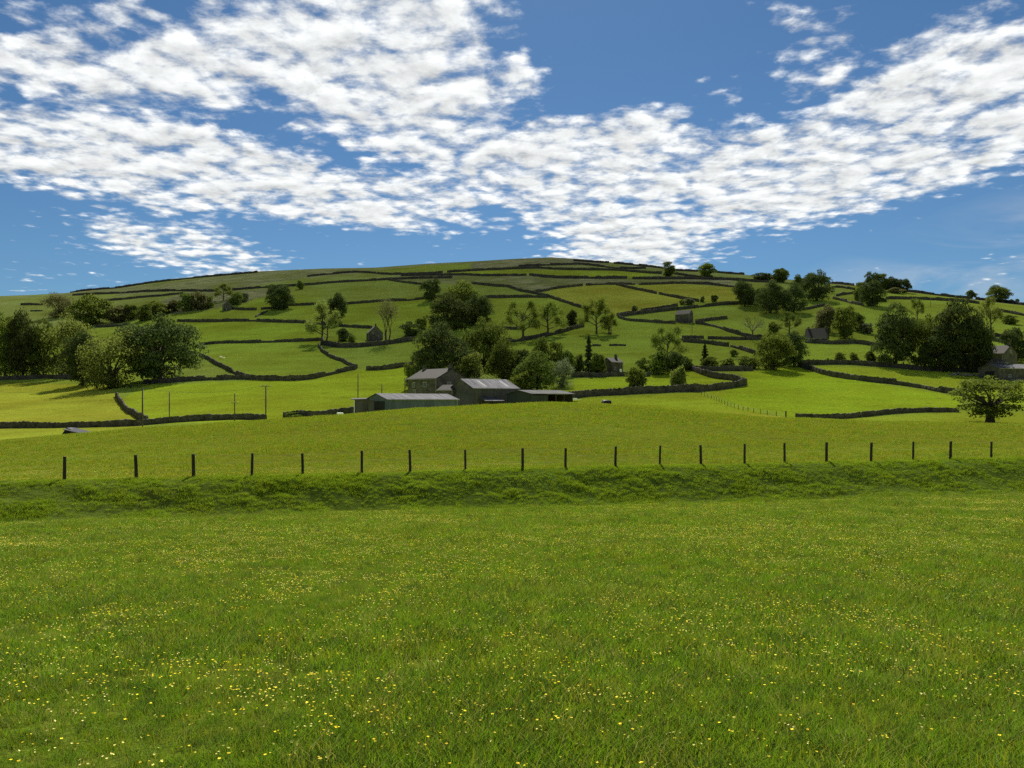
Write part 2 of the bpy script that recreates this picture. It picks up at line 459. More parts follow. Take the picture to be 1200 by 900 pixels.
# ------------------------------------------------------------------ grass, flowers: scattered stuff
def blade_tuft(name, mat, n, rad, h, w, lean, seed, bend=.35):
    r = random.Random(seed); vs = []; fs = []
    for i in range(n):
        a = r.uniform(0, 6.283); q = rad * math.sqrt(r.random())
        x, y = q * math.cos(a), q * math.sin(a)
        hh = h * r.uniform(.55, 1.15); b = r.uniform(0, 6.283)
        dx, dy = math.cos(b) * lean * hh * r.random(), math.sin(b) * lean * hh * r.random()
        t = r.uniform(0, 6.283); wx, wy = math.cos(t) * w * .5, math.sin(t) * w * .5
        k = len(vs)
        m = .55
        vs += [(x-wx, y-wy, -.02), (x+wx, y+wy, -.02), (x+dx*.4-wx*.8, y+dy*.4-wy*.8, hh*m), (x+dx*.4+wx*.8, y+dy*.4+wy*.8, hh*m),
               (x+dx*(1+bend), y+dy*(1+bend), hh)]
        fs += [(k, k+1, k+3, k+2), (k+2, k+3, k+4)]
    me = bpy.data.meshes.new(name); me.from_pydata(vs, [], fs); me.update(); me.materials.append(mat)
    return me

def flower_mesh(name, mat_p, mat_s, n, seed, size, h, spread):
    r = random.Random(seed); vs = []; fs = []; mi = []
    for i in range(n):
        a = r.uniform(0, 6.283); q = spread * math.sqrt(r.random()); x, y = q*math.cos(a), q*math.sin(a)
        hh = h * r.uniform(.75, 1.2); tx, ty = r.uniform(-.03, .03), r.uniform(-.03, .03)
        k = len(vs); w = .0015
        vs += [(x-w, y, 0), (x+w, y, 0), (x+tx, y+ty, hh)]; fs.append((k, k+1, k+2)); mi.append(1)
        n0 = Vector((r.uniform(-.55, .55), r.uniform(-.75, .25), 1)).normalized()
        u = n0.orthogonal().normalized(); v = n0.cross(u); c = Vector((x+tx, y+ty, hh)); s = size * r.uniform(.75, 1.2)
        for p in range(5):
            t = 2*math.pi*p/5; k = len(vs)
            e1 = u*math.cos(t-.5)+v*math.sin(t-.5); e2 = u*math.cos(t+.5)+v*math.sin(t+.5); e0 = u*math.cos(t)+v*math.sin(t)
            vs += [tuple(c), tuple(c+e1*s*.42+n0*s*.12), tuple(c+e0*s*.52+n0*s*.22), tuple(c+e2*s*.42+n0*s*.12)]
            fs.append((k, k+1, k+2, k+3)); mi.append(0)
    me = bpy.data.meshes.new(name); me.from_pydata(vs, [], fs); me.update()
    me.materials.append(mat_p); me.materials.append(mat_s); me.polygons.foreach_set('material_index', mi)
    return me

def scatter(name, protos, pts, scl, label, seed):
    """loose points carrying instances of the tufts (geometry nodes)"""
    n = len(pts); rng = np.random.default_rng(seed)
    me = bpy.data.meshes.new(name)
    me.vertices.add(n); me.vertices.foreach_set('co', np.asarray(pts, np.float32).ravel())
    def at(nm, typ, val, key):
        a = me.attributes.new(nm, typ, 'POINT'); a.data.foreach_set(key, val)
    at('sc', 'FLOAT', np.asarray(scl, np.float32), 'value')
    at('rz', 'FLOAT', rng.uniform(0, 6.283, n).astype(np.float32), 'value')
    at('pick', 'INT', rng.integers(0, len(protos), n).astype(np.int32), 'value')
    o = bpy.data.objects.new(name, me); COL.objects.link(o)
    tag(o, label, None, None, 'stuff')
    ng = bpy.data.node_groups.new(name, 'GeometryNodeTree')
    ng.interface.new_socket('Geometry', in_out='INPUT', socket_type='NodeSocketGeometry')
    ng.interface.new_socket('Geometry', in_out='OUTPUT', socket_type='NodeSocketGeometry')
    gi = ng.nodes.new('NodeGroupInput'); go = ng.nodes.new('NodeGroupOutput')
    mp = ng.nodes.new('GeometryNodeMeshToPoints'); ng.links.new(gi.outputs[0], mp.inputs[0])
    ip = ng.nodes.new('GeometryNodeInstanceOnPoints'); ng.links.new(mp.outputs[0], ip.inputs['Points'])
    gt = ng.nodes.new('GeometryNodeGeometryToInstance')
    for p in reversed(protos):
        src = bpy.data.objects.new(p.name, p)       # source only; the geometry is used through the points
        oi = ng.nodes.new('GeometryNodeObjectInfo'); oi.inputs['Object'].default_value = src
        ng.links.new(oi.outputs['Geometry'], gt.inputs[0])
    ng.links.new(gt.outputs[0], ip.inputs['Instance'])
    ip.inputs['Pick Instance'].default_value = True
    def named(nm, typ):
        a = ng.nodes.new('GeometryNodeInputNamedAttribute'); a.data_type = typ; a.inputs['Name'].default_value = nm
        return a.outputs[0]
    ng.links.new(named('pick', 'INT'), ip.inputs['Instance Index'])
    cx = ng.nodes.new('ShaderNodeCombineXYZ'); ng.links.new(named('rz', 'FLOAT'), cx.inputs[2]); ng.links.new(cx.outputs[0], ip.inputs['Rotation'])
    ng.links.new(named('sc', 'FLOAT'), ip.inputs['Scale'])
    ng.links.new(ip.outputs[0], go.inputs[0])
    md = o.modifiers.new('scatter', 'NODES'); md.node_group = ng
    return o

def wedge_points(y0, y1, per_m2, rng, m=.88):
    """random points of the ground in the wedge the view can see, with a margin either side"""
    area = m * (y1**2 - y0**2) + 10.0 * (y1 - y0)
    n = int(area * per_m2)
    Y = np.sqrt(rng.uniform(y0**2, y1**2, n)); X = rng.uniform(-1, 1, n) * (m * Y + 5.0)
    return X, Y

def sprinkle(bands, seed, keep=None):
    rng = np.random.default_rng(seed); A = []; S = []
    for y0, y1, dens, sc in bands:
        X, Y = wedge_points(y0, y1, dens, rng)
        s = sc * rng.uniform(.75, 1.3, len(X))
        if keep is not None:
            k, f = keep(X, Y, rng); X, Y, s = X[k], Y[k], s[k] * f[k]
        A.append(np.stack([X, Y, H(X, Y) - .005], -1)); S.append(s)
    return np.concatenate(A), np.concatenate(S)

G1 = leafy('grass_blade', (.050, .100, .005), (.072, .126, .007), .42, 1.0, (.098, .168, .005), .010)
G2 = leafy('grass_blade_light', (.090, .112, .007), (.118, .127, .010), .40, 1.3, (.140, .155, .005), .012)
G3 = leafy('rough_grass', (.070, .116, .007), (.104, .150, .010), .42, .8, (.13, .18, .006))
G5 = leafy('dry_blade', (.14, .145, .03), (.18, .175, .05), .35, 1.0, (.18, .17, .03), .02)
G4 = leafy('dark_blade', (.034, .062, .010), (.052, .082, .012), .35, 1.0, (.07, .115, .01))
PET = leafy('buttercup_petal', (.60, .46, .02), (.62, .50, .06), .25, 2, (.55, .42, .03))
PET2 = leafy('pale_petal', (.62, .55, .20), (.64, .58, .13), .25, 2, (.5, .45, .15))
STM = leafy('flower_stem', (.07, .10, .02), (.09, .12, .025), .2)

tufts = [blade_tuft('tuft', G1, 32, .11, .088, .0044, .75, s) for s in (1, 2, 3)] + [blade_tuft('tuft', G2, 22, .12, .10, .0046, .8, s) for s in (4,)] + [blade_tuft('tuft', G5, 6, .13, .115, .004, .8, 15), blade_tuft('tuft', G4, 34, .10, .078, .0055, 1.0, 5)]
def meadow_keep(X, Y, rng):
    d = Y - (np.clip(fence_Y(X), 26, 70) - 4.2)
    f = .8 + .75 * (fbm(X / 2.6, Y / 2.6, 41, 3) + .25)
    return d < 0, np.clip(f, .65, 1.45)
P_, S_ = sprinkle([(2.2, 6, 240, .92), (6, 11, 120, 1.0), (11, 20, 66, 1.1), (20, 42, 32, 1.3)], 5, meadow_keep)
scatter('grass', tufts, P_, S_, 'thick green grass of the near meadow', 1)
tufts2 = [blade_tuft('dome_tuft', G2, 22, .20, .17, .010, .8, 6), blade_tuft('dome_tuft', G1, 22, .20, .16, .010, .8, 7), blade_tuft('dome_tuft', G2, 22, .22, .19, .009, .9, 8)]
def dome_keep(X, Y, rng):
    d = Y - np.clip(fence_Y(X), 26, 70)
    return d > -.4, np.clip(.85 + .7 * fbm(X / 5, Y / 3, 43, 3), .5, 1.4)
P_, S_ = sprinkle([(28, 60, 9, 1.0), (60, 104, 5, 1.25)], 6, dome_keep)
scatter('hayfield_grass', tufts2, P_, S_, 'longer yellowing grass of the field behind the post fence', 2)
tufts3 = [blade_tuft('bank_tuft', G3, 34, .17, .15, .011, 1.2, s, .9) for s in (11, 12)]
def bank_keep(X, Y, rng):
    d = Y - np.clip(fence_Y(X), 26, 70)
    n = fbm(X / 1.5, Y / .9, 45, 2)
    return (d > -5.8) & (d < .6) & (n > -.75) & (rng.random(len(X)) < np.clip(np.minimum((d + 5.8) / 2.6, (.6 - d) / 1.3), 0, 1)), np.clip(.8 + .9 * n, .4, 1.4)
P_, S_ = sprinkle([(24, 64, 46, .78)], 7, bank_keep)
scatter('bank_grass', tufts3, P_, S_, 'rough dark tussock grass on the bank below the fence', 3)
fl = [flower_mesh('buttercup', PET, STM, 1, 1, .025, .125, .01), flower_mesh('buttercup', PET, STM, 2, 2, .022, .12, .06),
      flower_mesh('buttercup', PET2, STM, 1, 3, .021, .115, .01), flower_mesh('buttercup', PET2, STM, 2, 4, .019, .11, .08)]
def flower_keep(X, Y, rng):
    d = Y - (np.clip(fence_Y(X), 26, 70) - 5)
    n = fbm(X / 3.0, Y / 3.0, 51, 3) + .8 * fbm(X / .8, Y / .8, 53, 2)
    p = np.clip(.36 + .9 * n, .10, 1)
    dome = Y > np.clip(fence_Y(X), 26, 70)
    return (rng.random(len(X)) < p) & ((d < 0) | dome), np.ones(len(X))
P_, S_ = sprinkle([(2.2, 7, 130, .58), (7, 12, 150, .60), (12, 20, 130, .64), (20, 42, 80, .70), (42, 104, 7, .85)], 8, flower_keep)
scatter('buttercups', fl, P_, S_, 'yellow and cream buttercups sprinkled through the meadow', 4)
# ------------------------------------------------------------------ drystone walls
WALLS = [
 # key, points (directions from the viewpoint), height, label
 ([(-60,504),(0,502),(40,501.5),(90,501),(140,500),(167,498.5),(200,495.5),(240,493),(280,491.5),(311,492.5)], 1.25, 'long dark drystone wall closing the yellowish hayfield at the left'),
 ([(331,490),(355,489.5),(372,489),(395,486.5),(416,484.5)], 1.3, 'ragged low wall running into the left end of the long blue shed'),
 ([(136,465),(141,473),(150,483),(160,489.5),(172,495)], 1.4, 'diagonal wall coming down from the pale willowy tree to the hayfield wall'),
 ([(168,450),(195,449),(225,446.5),(250,445.5),(280,444.5),(320,446),(350,446),(364,444.5),(380,441.5),(400,436.5),(417,433)], 1.7, 'broad drystone wall curving along the top of the bright pasture left of the farm'),
 ([(-60,447),(0,446),(30,445),(55,443.5),(95,445),(130,450)], 1.7, 'shaded wall under the tall dark trees at the left edge'),
 ([(234,418),(242,420),(250,426),(262,431),(272,437),(284,442),(292,444)], 1.5, 'short diagonal wall starting right of the big round sycamore'),
 ([(418,432),(408,428.5),(404,424.5),(393,421.5),(388,418.5),(379,414.5),(376,410),(373,405)], 1.4, 'stepped zigzag wall climbing to the ruined gabled house'),
 ([(429,434),(440,434),(455,433),(470,430.5),(484,428)], 1.7, 'short wall beyond the gateway, left of the dark trees behind the farmhouse'),
 ([(235,404.5),(260,402.5),(300,402),(330,401),(360,400),(378,399)], 1.5, 'straight wall across mid slope just above the white sheep'),
 ([(376,404),(395,407.5),(420,407),(450,404.5),(470,401.5),(486,399.5)], 2.2, 'tall shaded garden wall in front of the ruined gabled house'),
 ([(208,377),(230,377.5),(260,377),(290,376.5),(320,377.5),(350,378.5),(366,379.5),(384,381)], 1.7, 'long level wall above the big round sycamore, ending at the airy tree'),
 ([(398,383),(415,384),(436,385)], 1.6, 'short wall behind the roof of the ruined gabled house'),
 ([(112,384),(135,383),(152,381)], 1.6, 'short wall at the foot of the scrubby trees, upper left'),
 ([(265,362),(285,363.5),(301,363.5)], 1.6, 'short wall running right from the tiny field barn'),
 ([(306,363),(318,362),(328,361.5),(338,361)], 1.6, 'short wall beneath the round dark tree on the left slope'),
 ([(299,372),(306,369),(313,365.5)], 1.1, 'stub of pale wall linking two level walls below the round dark tree'),
 ([(335,358.5),(352,358),(370,357.5)], 1.6, 'short wall right of the round dark tree'),
 ([(404,357),(430,355),(450,353),(480,352.5),(500,350),(516,348)], 1.7, 'upper wall passing behind the thin branching tree to the dark tree clump'),
 ([(85,346.5),(110,345),(140,344),(170,342),(200,341),(230,341.5),(255,341.5)], 1.7, 'long thin wall over the scrubby slope at upper left'),
 ([(272,340.5),(300,338),(335,336),(370,333.5),(390,331.5),(420,330),(455,328),(490,326.5),(530,326)], 1.8, 'long gently rising wall bounding the rough moor, left of centre'),
 ([(455,328.5),(475,331.5),(496,334)], 1.6, 'short branch wall dropping to the right below the long moor wall'),
 ([(120,353),(140,351.5),(165,349),(190,347),(215,344.5)], 1.6, 'sloping wall just above the row of scrub bushes'),
 ([(82,343),(110,340),(140,337.5),(160,334.5),(180,331.5),(200,329),(240,325),(280,321.5),(302,319.5)], 2.0, 'wall lying along the left skyline'),
 ([(360,324.5),(385,322),(405,320),(420,319.3),(437,320.5),(455,322),(480,322),(500,321.5),(519,320)], 1.9, 'wavy high wall under the skyline, left of the summit'),
 ([(470,323.5),(500,323),(545,322.5),(565,323.5),(590,323.5),(617,323)], 1.8, 'high level wall ending at a gap left of the summit'),
 ([(620.5,323),(640,325.3),(660,326.3),(700,326.6),(735,326.6)], 2.1, 'thick high wall below the summit, between two gaps'),
 ([(741,327),(765,327.3),(800,327),(850,328),(885,330.5),(906,331.5)], 1.9, 'high wall passing under the two round skyline trees'),
 ([(524,319.5),(545,318),(565,317),(600,315.5),(630,314.5),(650,316),(680,316.5),(720,317),(740,318.5),(760,320.5),(776,321)], 1.9, 'thin wall over the top of the bright strip field near the summit'),
 ([(608,312.5),(640,311.3),(680,310),(700,312),(722,315),(740,315.5),(757,315)], 1.9, 'highest thin wall, just below the summit'),
 ([(672,306.2),(690,307.2),(714,308.5)], 2.0, 'skyline wall just right of the summit, left of the skyline gap'),
 ([(719,309),(740,310.8),(760,312.8),(777,315)], 2.0, 'skyline wall from the skyline gap down to the first round skyline tree'),
 ([(792,317.5),(820,318.5),(838,319.5),(852,321),(872,322)], 1.8, 'skyline wall between the two round skyline trees'),
 ([(790,321.5),(805,323.5),(822,325.5)], 1.7, 'short wall sloping to the trunk of the second round skyline tree'),
 ([(553,332.5),(580,335.8),(595,336),(601,338.5),(610,341.5),(625,344),(640,347.5),(655,352.5),(670,357.5),(688,363.5)], 1.8, 'long wall stepping down diagonally beside the tan field'),
 ([(624,343.8),(640,341.2),(652,338),(668,336.5),(683,335)], 1.7, 'wall along the top left of the tan field, ending at a gap'),
 ([(686.5,334.8),(705,333.8),(725,333.4),(744,333.8)], 1.7, 'wall along the top right of the tan field, between two gaps'),
 ([(748.5,334),(770,333.3),(800,332.4),(830,333.3),(845,335.3),(863,337)], 1.7, 'wall along the top of the second tan field'),
 ([(722,334),(735,337.4),(750,340.4),(769.5,344.6)], 1.8, 'diagonal wall between the two tan fields, above the gap'),
 ([(772.5,345),(790,348.6),(805,351.6),(819,354)], 1.8, 'diagonal wall between the two tan fields, below the gap'),
 ([(568,349.5),(590,349),(620,348.7),(642,349)], 1.8, 'level wall right of the dark tree clump, under the small triangular field'),
 ([(723,369.8),(733,368),(745,366.3)], 1.4, 'short upper lane wall beside the little round bush'),
 ([(751,365),(770,362),(794,358.3)], 1.4, 'upper lane wall from the little round bush to the grey scrub'),
 ([(724,371.5),(745,369),(765,366.5),(790,363.5),(815,361),(845,357.5),(870,356.5),(888,357.8)], 1.9, 'long lower lane wall climbing right to the dark trees'),
 ([(724,372),(731,375.5),(750,377),(780,379),(792,379.3)], 1.5, 'wall from the hairpin of the lane to the lone stone barn'),
 ([(815,378),(830,376),(852,373.5)], 1.5, 'short wall stub rising right from the lone stone barn'),
 ([(815,379.5),(830,381.5),(845,385.5),(858,390.5),(870,393.5),(880,396.5),(895,397.8)], 1.8, 'wall falling right from the lone stone barn to the dead tree'),
 ([(799,397.3),(812,396.9),(825,396.9)], 1.4, 'short wall piece left of a gap, below the lone stone barn'),
 ([(829,397.4),(845,397.9),(862,398.4),(880,398.6),(893,398.2)], 1.4, 'level wall right of a gap, passing under the dead tree'),
 ([(798,400.5),(815,402),(830,403),(845,405.5),(854,406.5)], 1.6, 'wall left of the narrow gap, above the small conifer'),
 ([(857,406.7),(870,410.5),(885,415.5)], 1.6, 'wall dropping right from the narrow gap to the round leafy pair'),
 ([(714,405.7),(723,405.2),(733,405.7)], .8, 'isolated low wall strip standing in for an earth scar and its shadow in the pasture above the small house'),  # added low wall piece; its dark line imitates the shadow of an earth bank
 ([(694,405.5),(704,405.5)], .8, 'tiny wall strip standing in for a bank shadow beside the tall pine top'),  # another added piece, shaped as the shaded edge of an earth scar
 ([(671,442.5),(690,442.3),(710,441.8),(735,440.8),(745,442),(762,441.5)], 1.5, 'garden wall in front of the small grey house with a chimney'),
 ([(668,468),(690,464.8),(720,463.2),(740,462),(780,460),(800,459.5),(820,459),(840,457.2),(860,454.5),(874,452)], 1.9, 'big curved wall in front of two small trees, right of the farm'),
 ([(874,451),(868,448.5),(860,446.5),(840,444),(825,440.3),(815,436.3),(805,432)], 1.7, 'wall running back from the corner of the big curved wall'),
 ([(798,432),(820,434.5),(845,434.8),(882,434.5)], 1.6, 'shaded wall behind a row of low bushes, centre right'),
 ([(938,427.5),(960,427.5),(985,427),(1000,427.5),(1040,430.5),(1080,434.5),(1130,436.5),(1147,436)], 1.6, 'long shaded wall under the mass of dark trees at the right'),
 ([(936,429.5),(950,434.5),(965,439.3),(985,443.3),(1000,445.3),(1040,449.8),(1080,455.3),(1100,459.8),(1128,464.5)], 1.7, 'long dark wall slanting down across the bright right pasture'),
 ([(932,490.3),(950,490.8),(970,491),(985,491),(1000,489.5),(1040,485.5),(1060,484),(1085,483),(1124,483)], 1.0, 'low wall along the bottom of the bright right pasture'),
 ([(1157,394),(1168,394.5),(1178,396)], 1.5, 'short upper wall beside the far right farm lane'),
 ([(1157,399),(1168,400.3),(1179,403.5)], 1.5, 'short lower wall beside the far right farm lane'),
 ([(1040,339.6),(1060,341.6),(1090,345.2),(1120,348.8),(1137,350.6)], 1.8, 'wall on the right skyline between the wood and the small skyline bush'),
 ([(1143,351.2),(1156,352.4),(1175,354.3),(1200,357.8),(1240,364)], 1.8, 'wall on the right skyline under the spreading skyline tree'),
 ([(1038,350.5),(1065,350.8),(1090,351.5),(1115,353),(1135,354.5),(1148,356.5)], 1.7, 'wall just below the right skyline, above the mass of dark trees'),
 ([(1167,364.5),(1180,366.5),(1200,370.5),(1240,378)], 1.5, 'sloping wall above the small round bush, far right'),
 ([(973,332.3),(988,333.4),(1001,335)], 1.7, 'skyline wall left of the skyline wood'),
 ([(975,336.8),(985,337.3),(1002,340)], 1.6, 'first short wall below the skyline, left of the skyline wood'),
 ([(980,347.3),(990,345.5),(1001,344)], 1.5, 'short wall tilting up to the right, left of the skyline wood'),
 ([(976,350.5),(987,352.8),(1000,356.5),(1012,359)], 1.6, 'lowest short wall left of the skyline wood'),
 ([(934,364.5),(950,362),(966,358.3)], 1.5, 'short dark wall slanting up right from the paired round trees'),
 ([(944,401),(953,402.3),(975,403.6),(1000,402.6),(1012,403.5),(1028,406.5)], 1.5, 'wall passing in front of the low dark farmhouse on the right slope'),
 ([(583,399),(600,401.5),(620,398.6),(640,394.5),(655,391),(670,386.5),(684,383)], 1.9, 'lane wall rising right past the twin airy trees'),
 ([(575,385.3),(590,386.2),(613,386.2)], 1.6, 'short wall left of the twin airy trees'),
 ([(24,357.5),(50,357.5)], 1.6, 'short upper wall above the pale trees, far upper left'),
 ([(36,365),(50,364.8)], 1.6, 'short lower wall above the pale trees, far upper left'),
]

def build_wall(pts, h, label, idx):
    # follow the line, laid on the ground
    P = []
    for (x0, y0), (x1, y1) in zip(pts[:-1], pts[1:]):
        n = max(1, int(math.hypot(x1-x0, y1-y0) / 3))
        for k in range(n): P.append((x0+(x1-x0)*k/n, y0+(y1-y0)*k/n))
    P.append(pts[-1])
    G = np.array([ground(*p) for p in P])
    if len(G) > 4:                                   # even out jumps in depth
        for _ in range(3):
            Dm = G[:, 1].copy(); Dm[1:-1] = .25*G[:-2, 1] + .5*G[1:-1, 1] + .25*G[2:, 1]
            G[:, 0] *= Dm / G[:, 1]; G[:, 1] = Dm
    xy = G[:, :2]
    seg = np.linalg.norm(np.diff(xy, axis=0), axis=1); cum = np.concatenate([[0], np.cumsum(seg)])
    dist = float(np.mean(G[:, 1])); step = max(.5, dist * .0016)
    n = max(3, int(cum[-1] / step))
    t = np.linspace(0, cum[-1], n + 1)
    X = np.interp(t, cum, xy[:, 0]); Y = np.interp(t, cum, xy[:, 1])
    X = X + .35 * vnoise(t / 9, t * 0 + idx, 61); Y = Y + .5 * vnoise(t / 9, t * 0 + idx, 62)
    Z = H(X, Y)
    rng = np.random.default_rng(100 + idx)
    h = h * (1.12 + .08 * min(1.0, max(0.0, (dist - 250) / 500)))
    hh = h * (1 + .13 * vnoise(t / 5, t * 0 + idx, 63) * 2 + rng.uniform(-.09, .09, n + 1))
    sl = vnoise(t / 14, t * 0 + idx, 64)
    hh = np.where(sl < -.40, hh * .62, hh)           # slipped stretches
    tx = np.gradient(X); ty = np.gradient(Y); ln = np.hypot(tx, ty) + 1e-9
    nx, ny = -ty / ln, tx / ln
    prof = [(-.42, -.6), (-.36, .45), (-.25, .86), (-.20, 1.0), (.20, 1.0), (.25, .86), (.36, .45), (.42, -.6)]
    ox, oy, oz = float(X[0]), float(Y[0]), float(Z[0])
    V = []
    for i in range(n + 1):
        for a, b in prof:
            a2 = a + rng.uniform(-.05, .05); z = b if b < 0 else b * hh[i] + (rng.uniform(-.10, .10) if b > .8 else 0)
            V.append((X[i] + nx[i]*a2 - ox, Y[i] + ny[i]*a2 - oy, Z[i] + z - oz))
    m = len(prof); Fs = []
    for i in range(n):
        for k in range(m - 1):
            Fs.append((i*m+k, (i+1)*m+k, (i+1)*m+k+1, i*m+k+1))
    Fs.append(tuple(range(m))); Fs.append(tuple(n*m + k for k in range(m))[::-1])
    o = mesh_obj('drystone_wall', V, Fs, M['wall'])
    o.location = (ox, oy, oz)
    tag(o, label, 'wall', 'drystone walls across the hillside', 'thing')

for i, (p, h, lab) in enumerate(WALLS):
    build_wall(p, h, lab, i)

# ------------------------------------------------------------------ plants
def lobes_for(r, n, rx, rz, cz, shell=.72, lr=(.12, .2)):
    out = []
    for i in range(n):
        for _ in range(30):
            v = Vector((r.gauss(0, 1), r.gauss(0, 1), r.gauss(0, 1))).normalized()
            q = shell * (r.uniform(.35, 1) ** .5) * r.uniform(.85, 1.12)
            c = Vector((v.x * rx * q, v.y * rx * q, cz + v.z * rz * q))
            if all((c - o[0]).length > .6 * min(o[1], lr[0]) for o in out): break
        out.append((c, r.uniform(*lr)))
    return out

def leaf_faces(r, lobes, per, size, droop=0.0, zmin=.02):
    vs = []; fs = []
    for c, rad in lobes:
        m = int(per * (rad / .16) ** 2)
        sx, sy, sz = r.uniform(.9, 1.3), r.uniform(.9, 1.3), r.uniform(.5, .72)
        for i in range(m):
            v = Vector((r.gauss(0, 1), r.gauss(0, 1), r.gauss(.45, 1))).normalized()
            if v.z < -.45: v.z = -v.z * .6
            q = rad * (r.uniform(.70, 1.06) if r.random() < .88 else r.uniform(.9, 1.35))
            p = c + Vector((v.x*q*sx, v.y*q*sy, v.z*q*sz))
            if droop: p.z -= droop * rad * r.random()
            if p.z < zmin: continue
            nn = (v + Vector((r.gauss(0, .42), r.gauss(0, .42), r.gauss(.1, .42)))).normalized()
            u = nn.orthogonal().normalized(); w = nn.cross(u)
            a = r.uniform(0, 6.28); u, w = u*math.cos(a)+w*math.sin(a), w*math.cos(a)-u*math.sin(a)
            s = size * r.uniform(.6, 1.35); k = len(vs)
            vs += [tuple(p+u*s), tuple(p+w*s*.7+nn*s*.25), tuple(p-u*s), tuple(p-w*s*.7-nn*s*.1)]
            fs.append((k, k+1, k+2, k+3))
    return vs, fs

def limbs(mb, r, base_r, fork, targets, lean=0.0, n=7):
    top = Vector((lean, 0, fork))
    mb.tube([(0, 0, -.06), (0, 0, .02), (lean*.4, 0, fork*.5), top], [base_r*1.5, base_r*1.1, base_r*.85, base_r*.75], n)
    for c in targets:
        mid = top.lerp(c, .5) + Vector((r.uniform(-.04, .04), r.uniform(-.04, .04), r.uniform(-.02, .06)))
        rr = base_r * r.uniform(.32, .5)
        mb.tube([top - Vector((0, 0, .03)), top.lerp(mid, .5) + Vector((0, 0, .015)), mid, c], [rr, rr*.8, rr*.6, rr*.2], 5)

def proto_broad(seed, nl, per, size, rx=.5, rz=.42, cz=.56, lr=(.11, .19), br=.035, fork=.22, droop=0):
    r = random.Random(seed)
    lb = lobes_for(r, nl, rx, rz, cz, .80, lr)
    mb = MB(); tg = [c for c, _ in sorted(lb, key=lambda q: r.random())[:max(5, nl // 4)]]
    limbs(mb, r, br, fork, tg, r.uniform(-.03, .03))
    return mb, leaf_faces(r, lb, per, size, droop)

def proto_airy(seed, leaves, size, spread=.5, br=.028, stems=1, levels=3, up=.9, fork=.2):
    """branching frame with light, gappy foliage at the twig ends"""
    r = random.Random(seed); mb = MB(); tips = []
    def grow(p, d, ln, rad, lev):
        q = p + d * ln * .5 + Vector((r.uniform(-.1, .1), r.uniform(-.1, .1), .02)) * ln
        e = q + (d + Vector((0, 0, .12))).normalized() * ln * .5
        mb.tube([p, q, e], [rad, rad*.78, rad*.55], 4 if lev < 3 else 3, False)
        if lev == 0:
            tips.append((p.lerp(e, .6), ln)); tips.append((e, ln)); return
        for i in range(r.choice((3, 3, 4))):
            a = r.uniform(0, 6.283); s = r.uniform(.45, .85)
            o = d.orthogonal().normalized(); o2 = d.cross(o)
            nd = (d + (o*math.cos(a) + o2*math.sin(a)) * s); nd.z = nd.z * .85 + .1; nd.normalize()
            grow(e if i < 2 else p.lerp(e, r.uniform(.5, .9)), nd, ln * r.uniform(.58, .78), rad * .5, lev - 1)
    for s in range(stems):
        off = Vector((r.uniform(-.06, .06), r.uniform(-.06, .06), 0)) * (stems > 1)
        mb.tube([off + Vector((0, 0, -.06)), off + Vector((0, 0, .03)), off*1.6 + Vector((0, 0, fork))], [br*1.5, br, br*.85], 6)
        if fork < .16:      # a leader with side limbs from low down
            top = off*1.6 + Vector((r.uniform(-.03, .03), r.uniform(-.03, .03), fork * 4))
            mb.tube([off*1.6 + Vector((0, 0, fork)), top], [br*.85, br*.35], 6)
            for i in range(9 if stems == 1 else 4):
                q = (i + .3) / (9 if stems == 1 else 4); a = 2.4 * i + r.uniform(-.4, .4)
                p0 = (off*1.6 + Vector((0, 0, fork))).lerp(top, q)
                grow(p0, Vector((math.cos(a), math.sin(a), .25 + .8 * q)).normalized(), .25 - .06 * q, br * .42, levels - 1)
            continue
        for i in range(r.choice((3, 4)) if stems > 1 else 6):
            a = 6.283 * i / (4 if stems > 1 else 6) + r.uniform(-.4, .4)
            t = r.uniform(.35, .95) * spread / .5
            grow(off*1.6 + Vector((0, 0, fork * r.uniform(.75, 1))), Vector((math.cos(a)*t, math.sin(a)*t, up)).normalized(), .30, br*.5, levels - 1)
    # bring it to unit height and width
    P = np.array(mb.v); zt = P[:, 2].max(); w = np.percentile(np.abs(P[:, :2]), 99)
    f = np.array([.47/w, .47/w, .97/zt]); mb.v = [tuple(p*f) for p in P]
    vs = []; fs = []
    if leaves:
        for i in range(leaves):
            c, ln = tips[r.randrange(len(tips))]
            p = Vector((c.x*f[0], c.y*f[1], c.z*f[2])) + Vector((r.gauss(0, .042), r.gauss(0, .042), r.gauss(0, .036)))
            nn = Vector((r.gauss(0, 1), r.gauss(0, 1), r.gauss(.3, 1))).normalized(); u = nn.orthogonal().normalized(); w2 = nn.cross(u)
            s = size * r.uniform(.6, 1.3); k = len(vs)
            vs += [tuple(p+u*s), tuple(p+w2*s*.7), tuple(p-u*s), tuple(p-w2*s*.7)]; fs.append((k, k+1, k+2, k+3))
    return mb, (vs, fs)

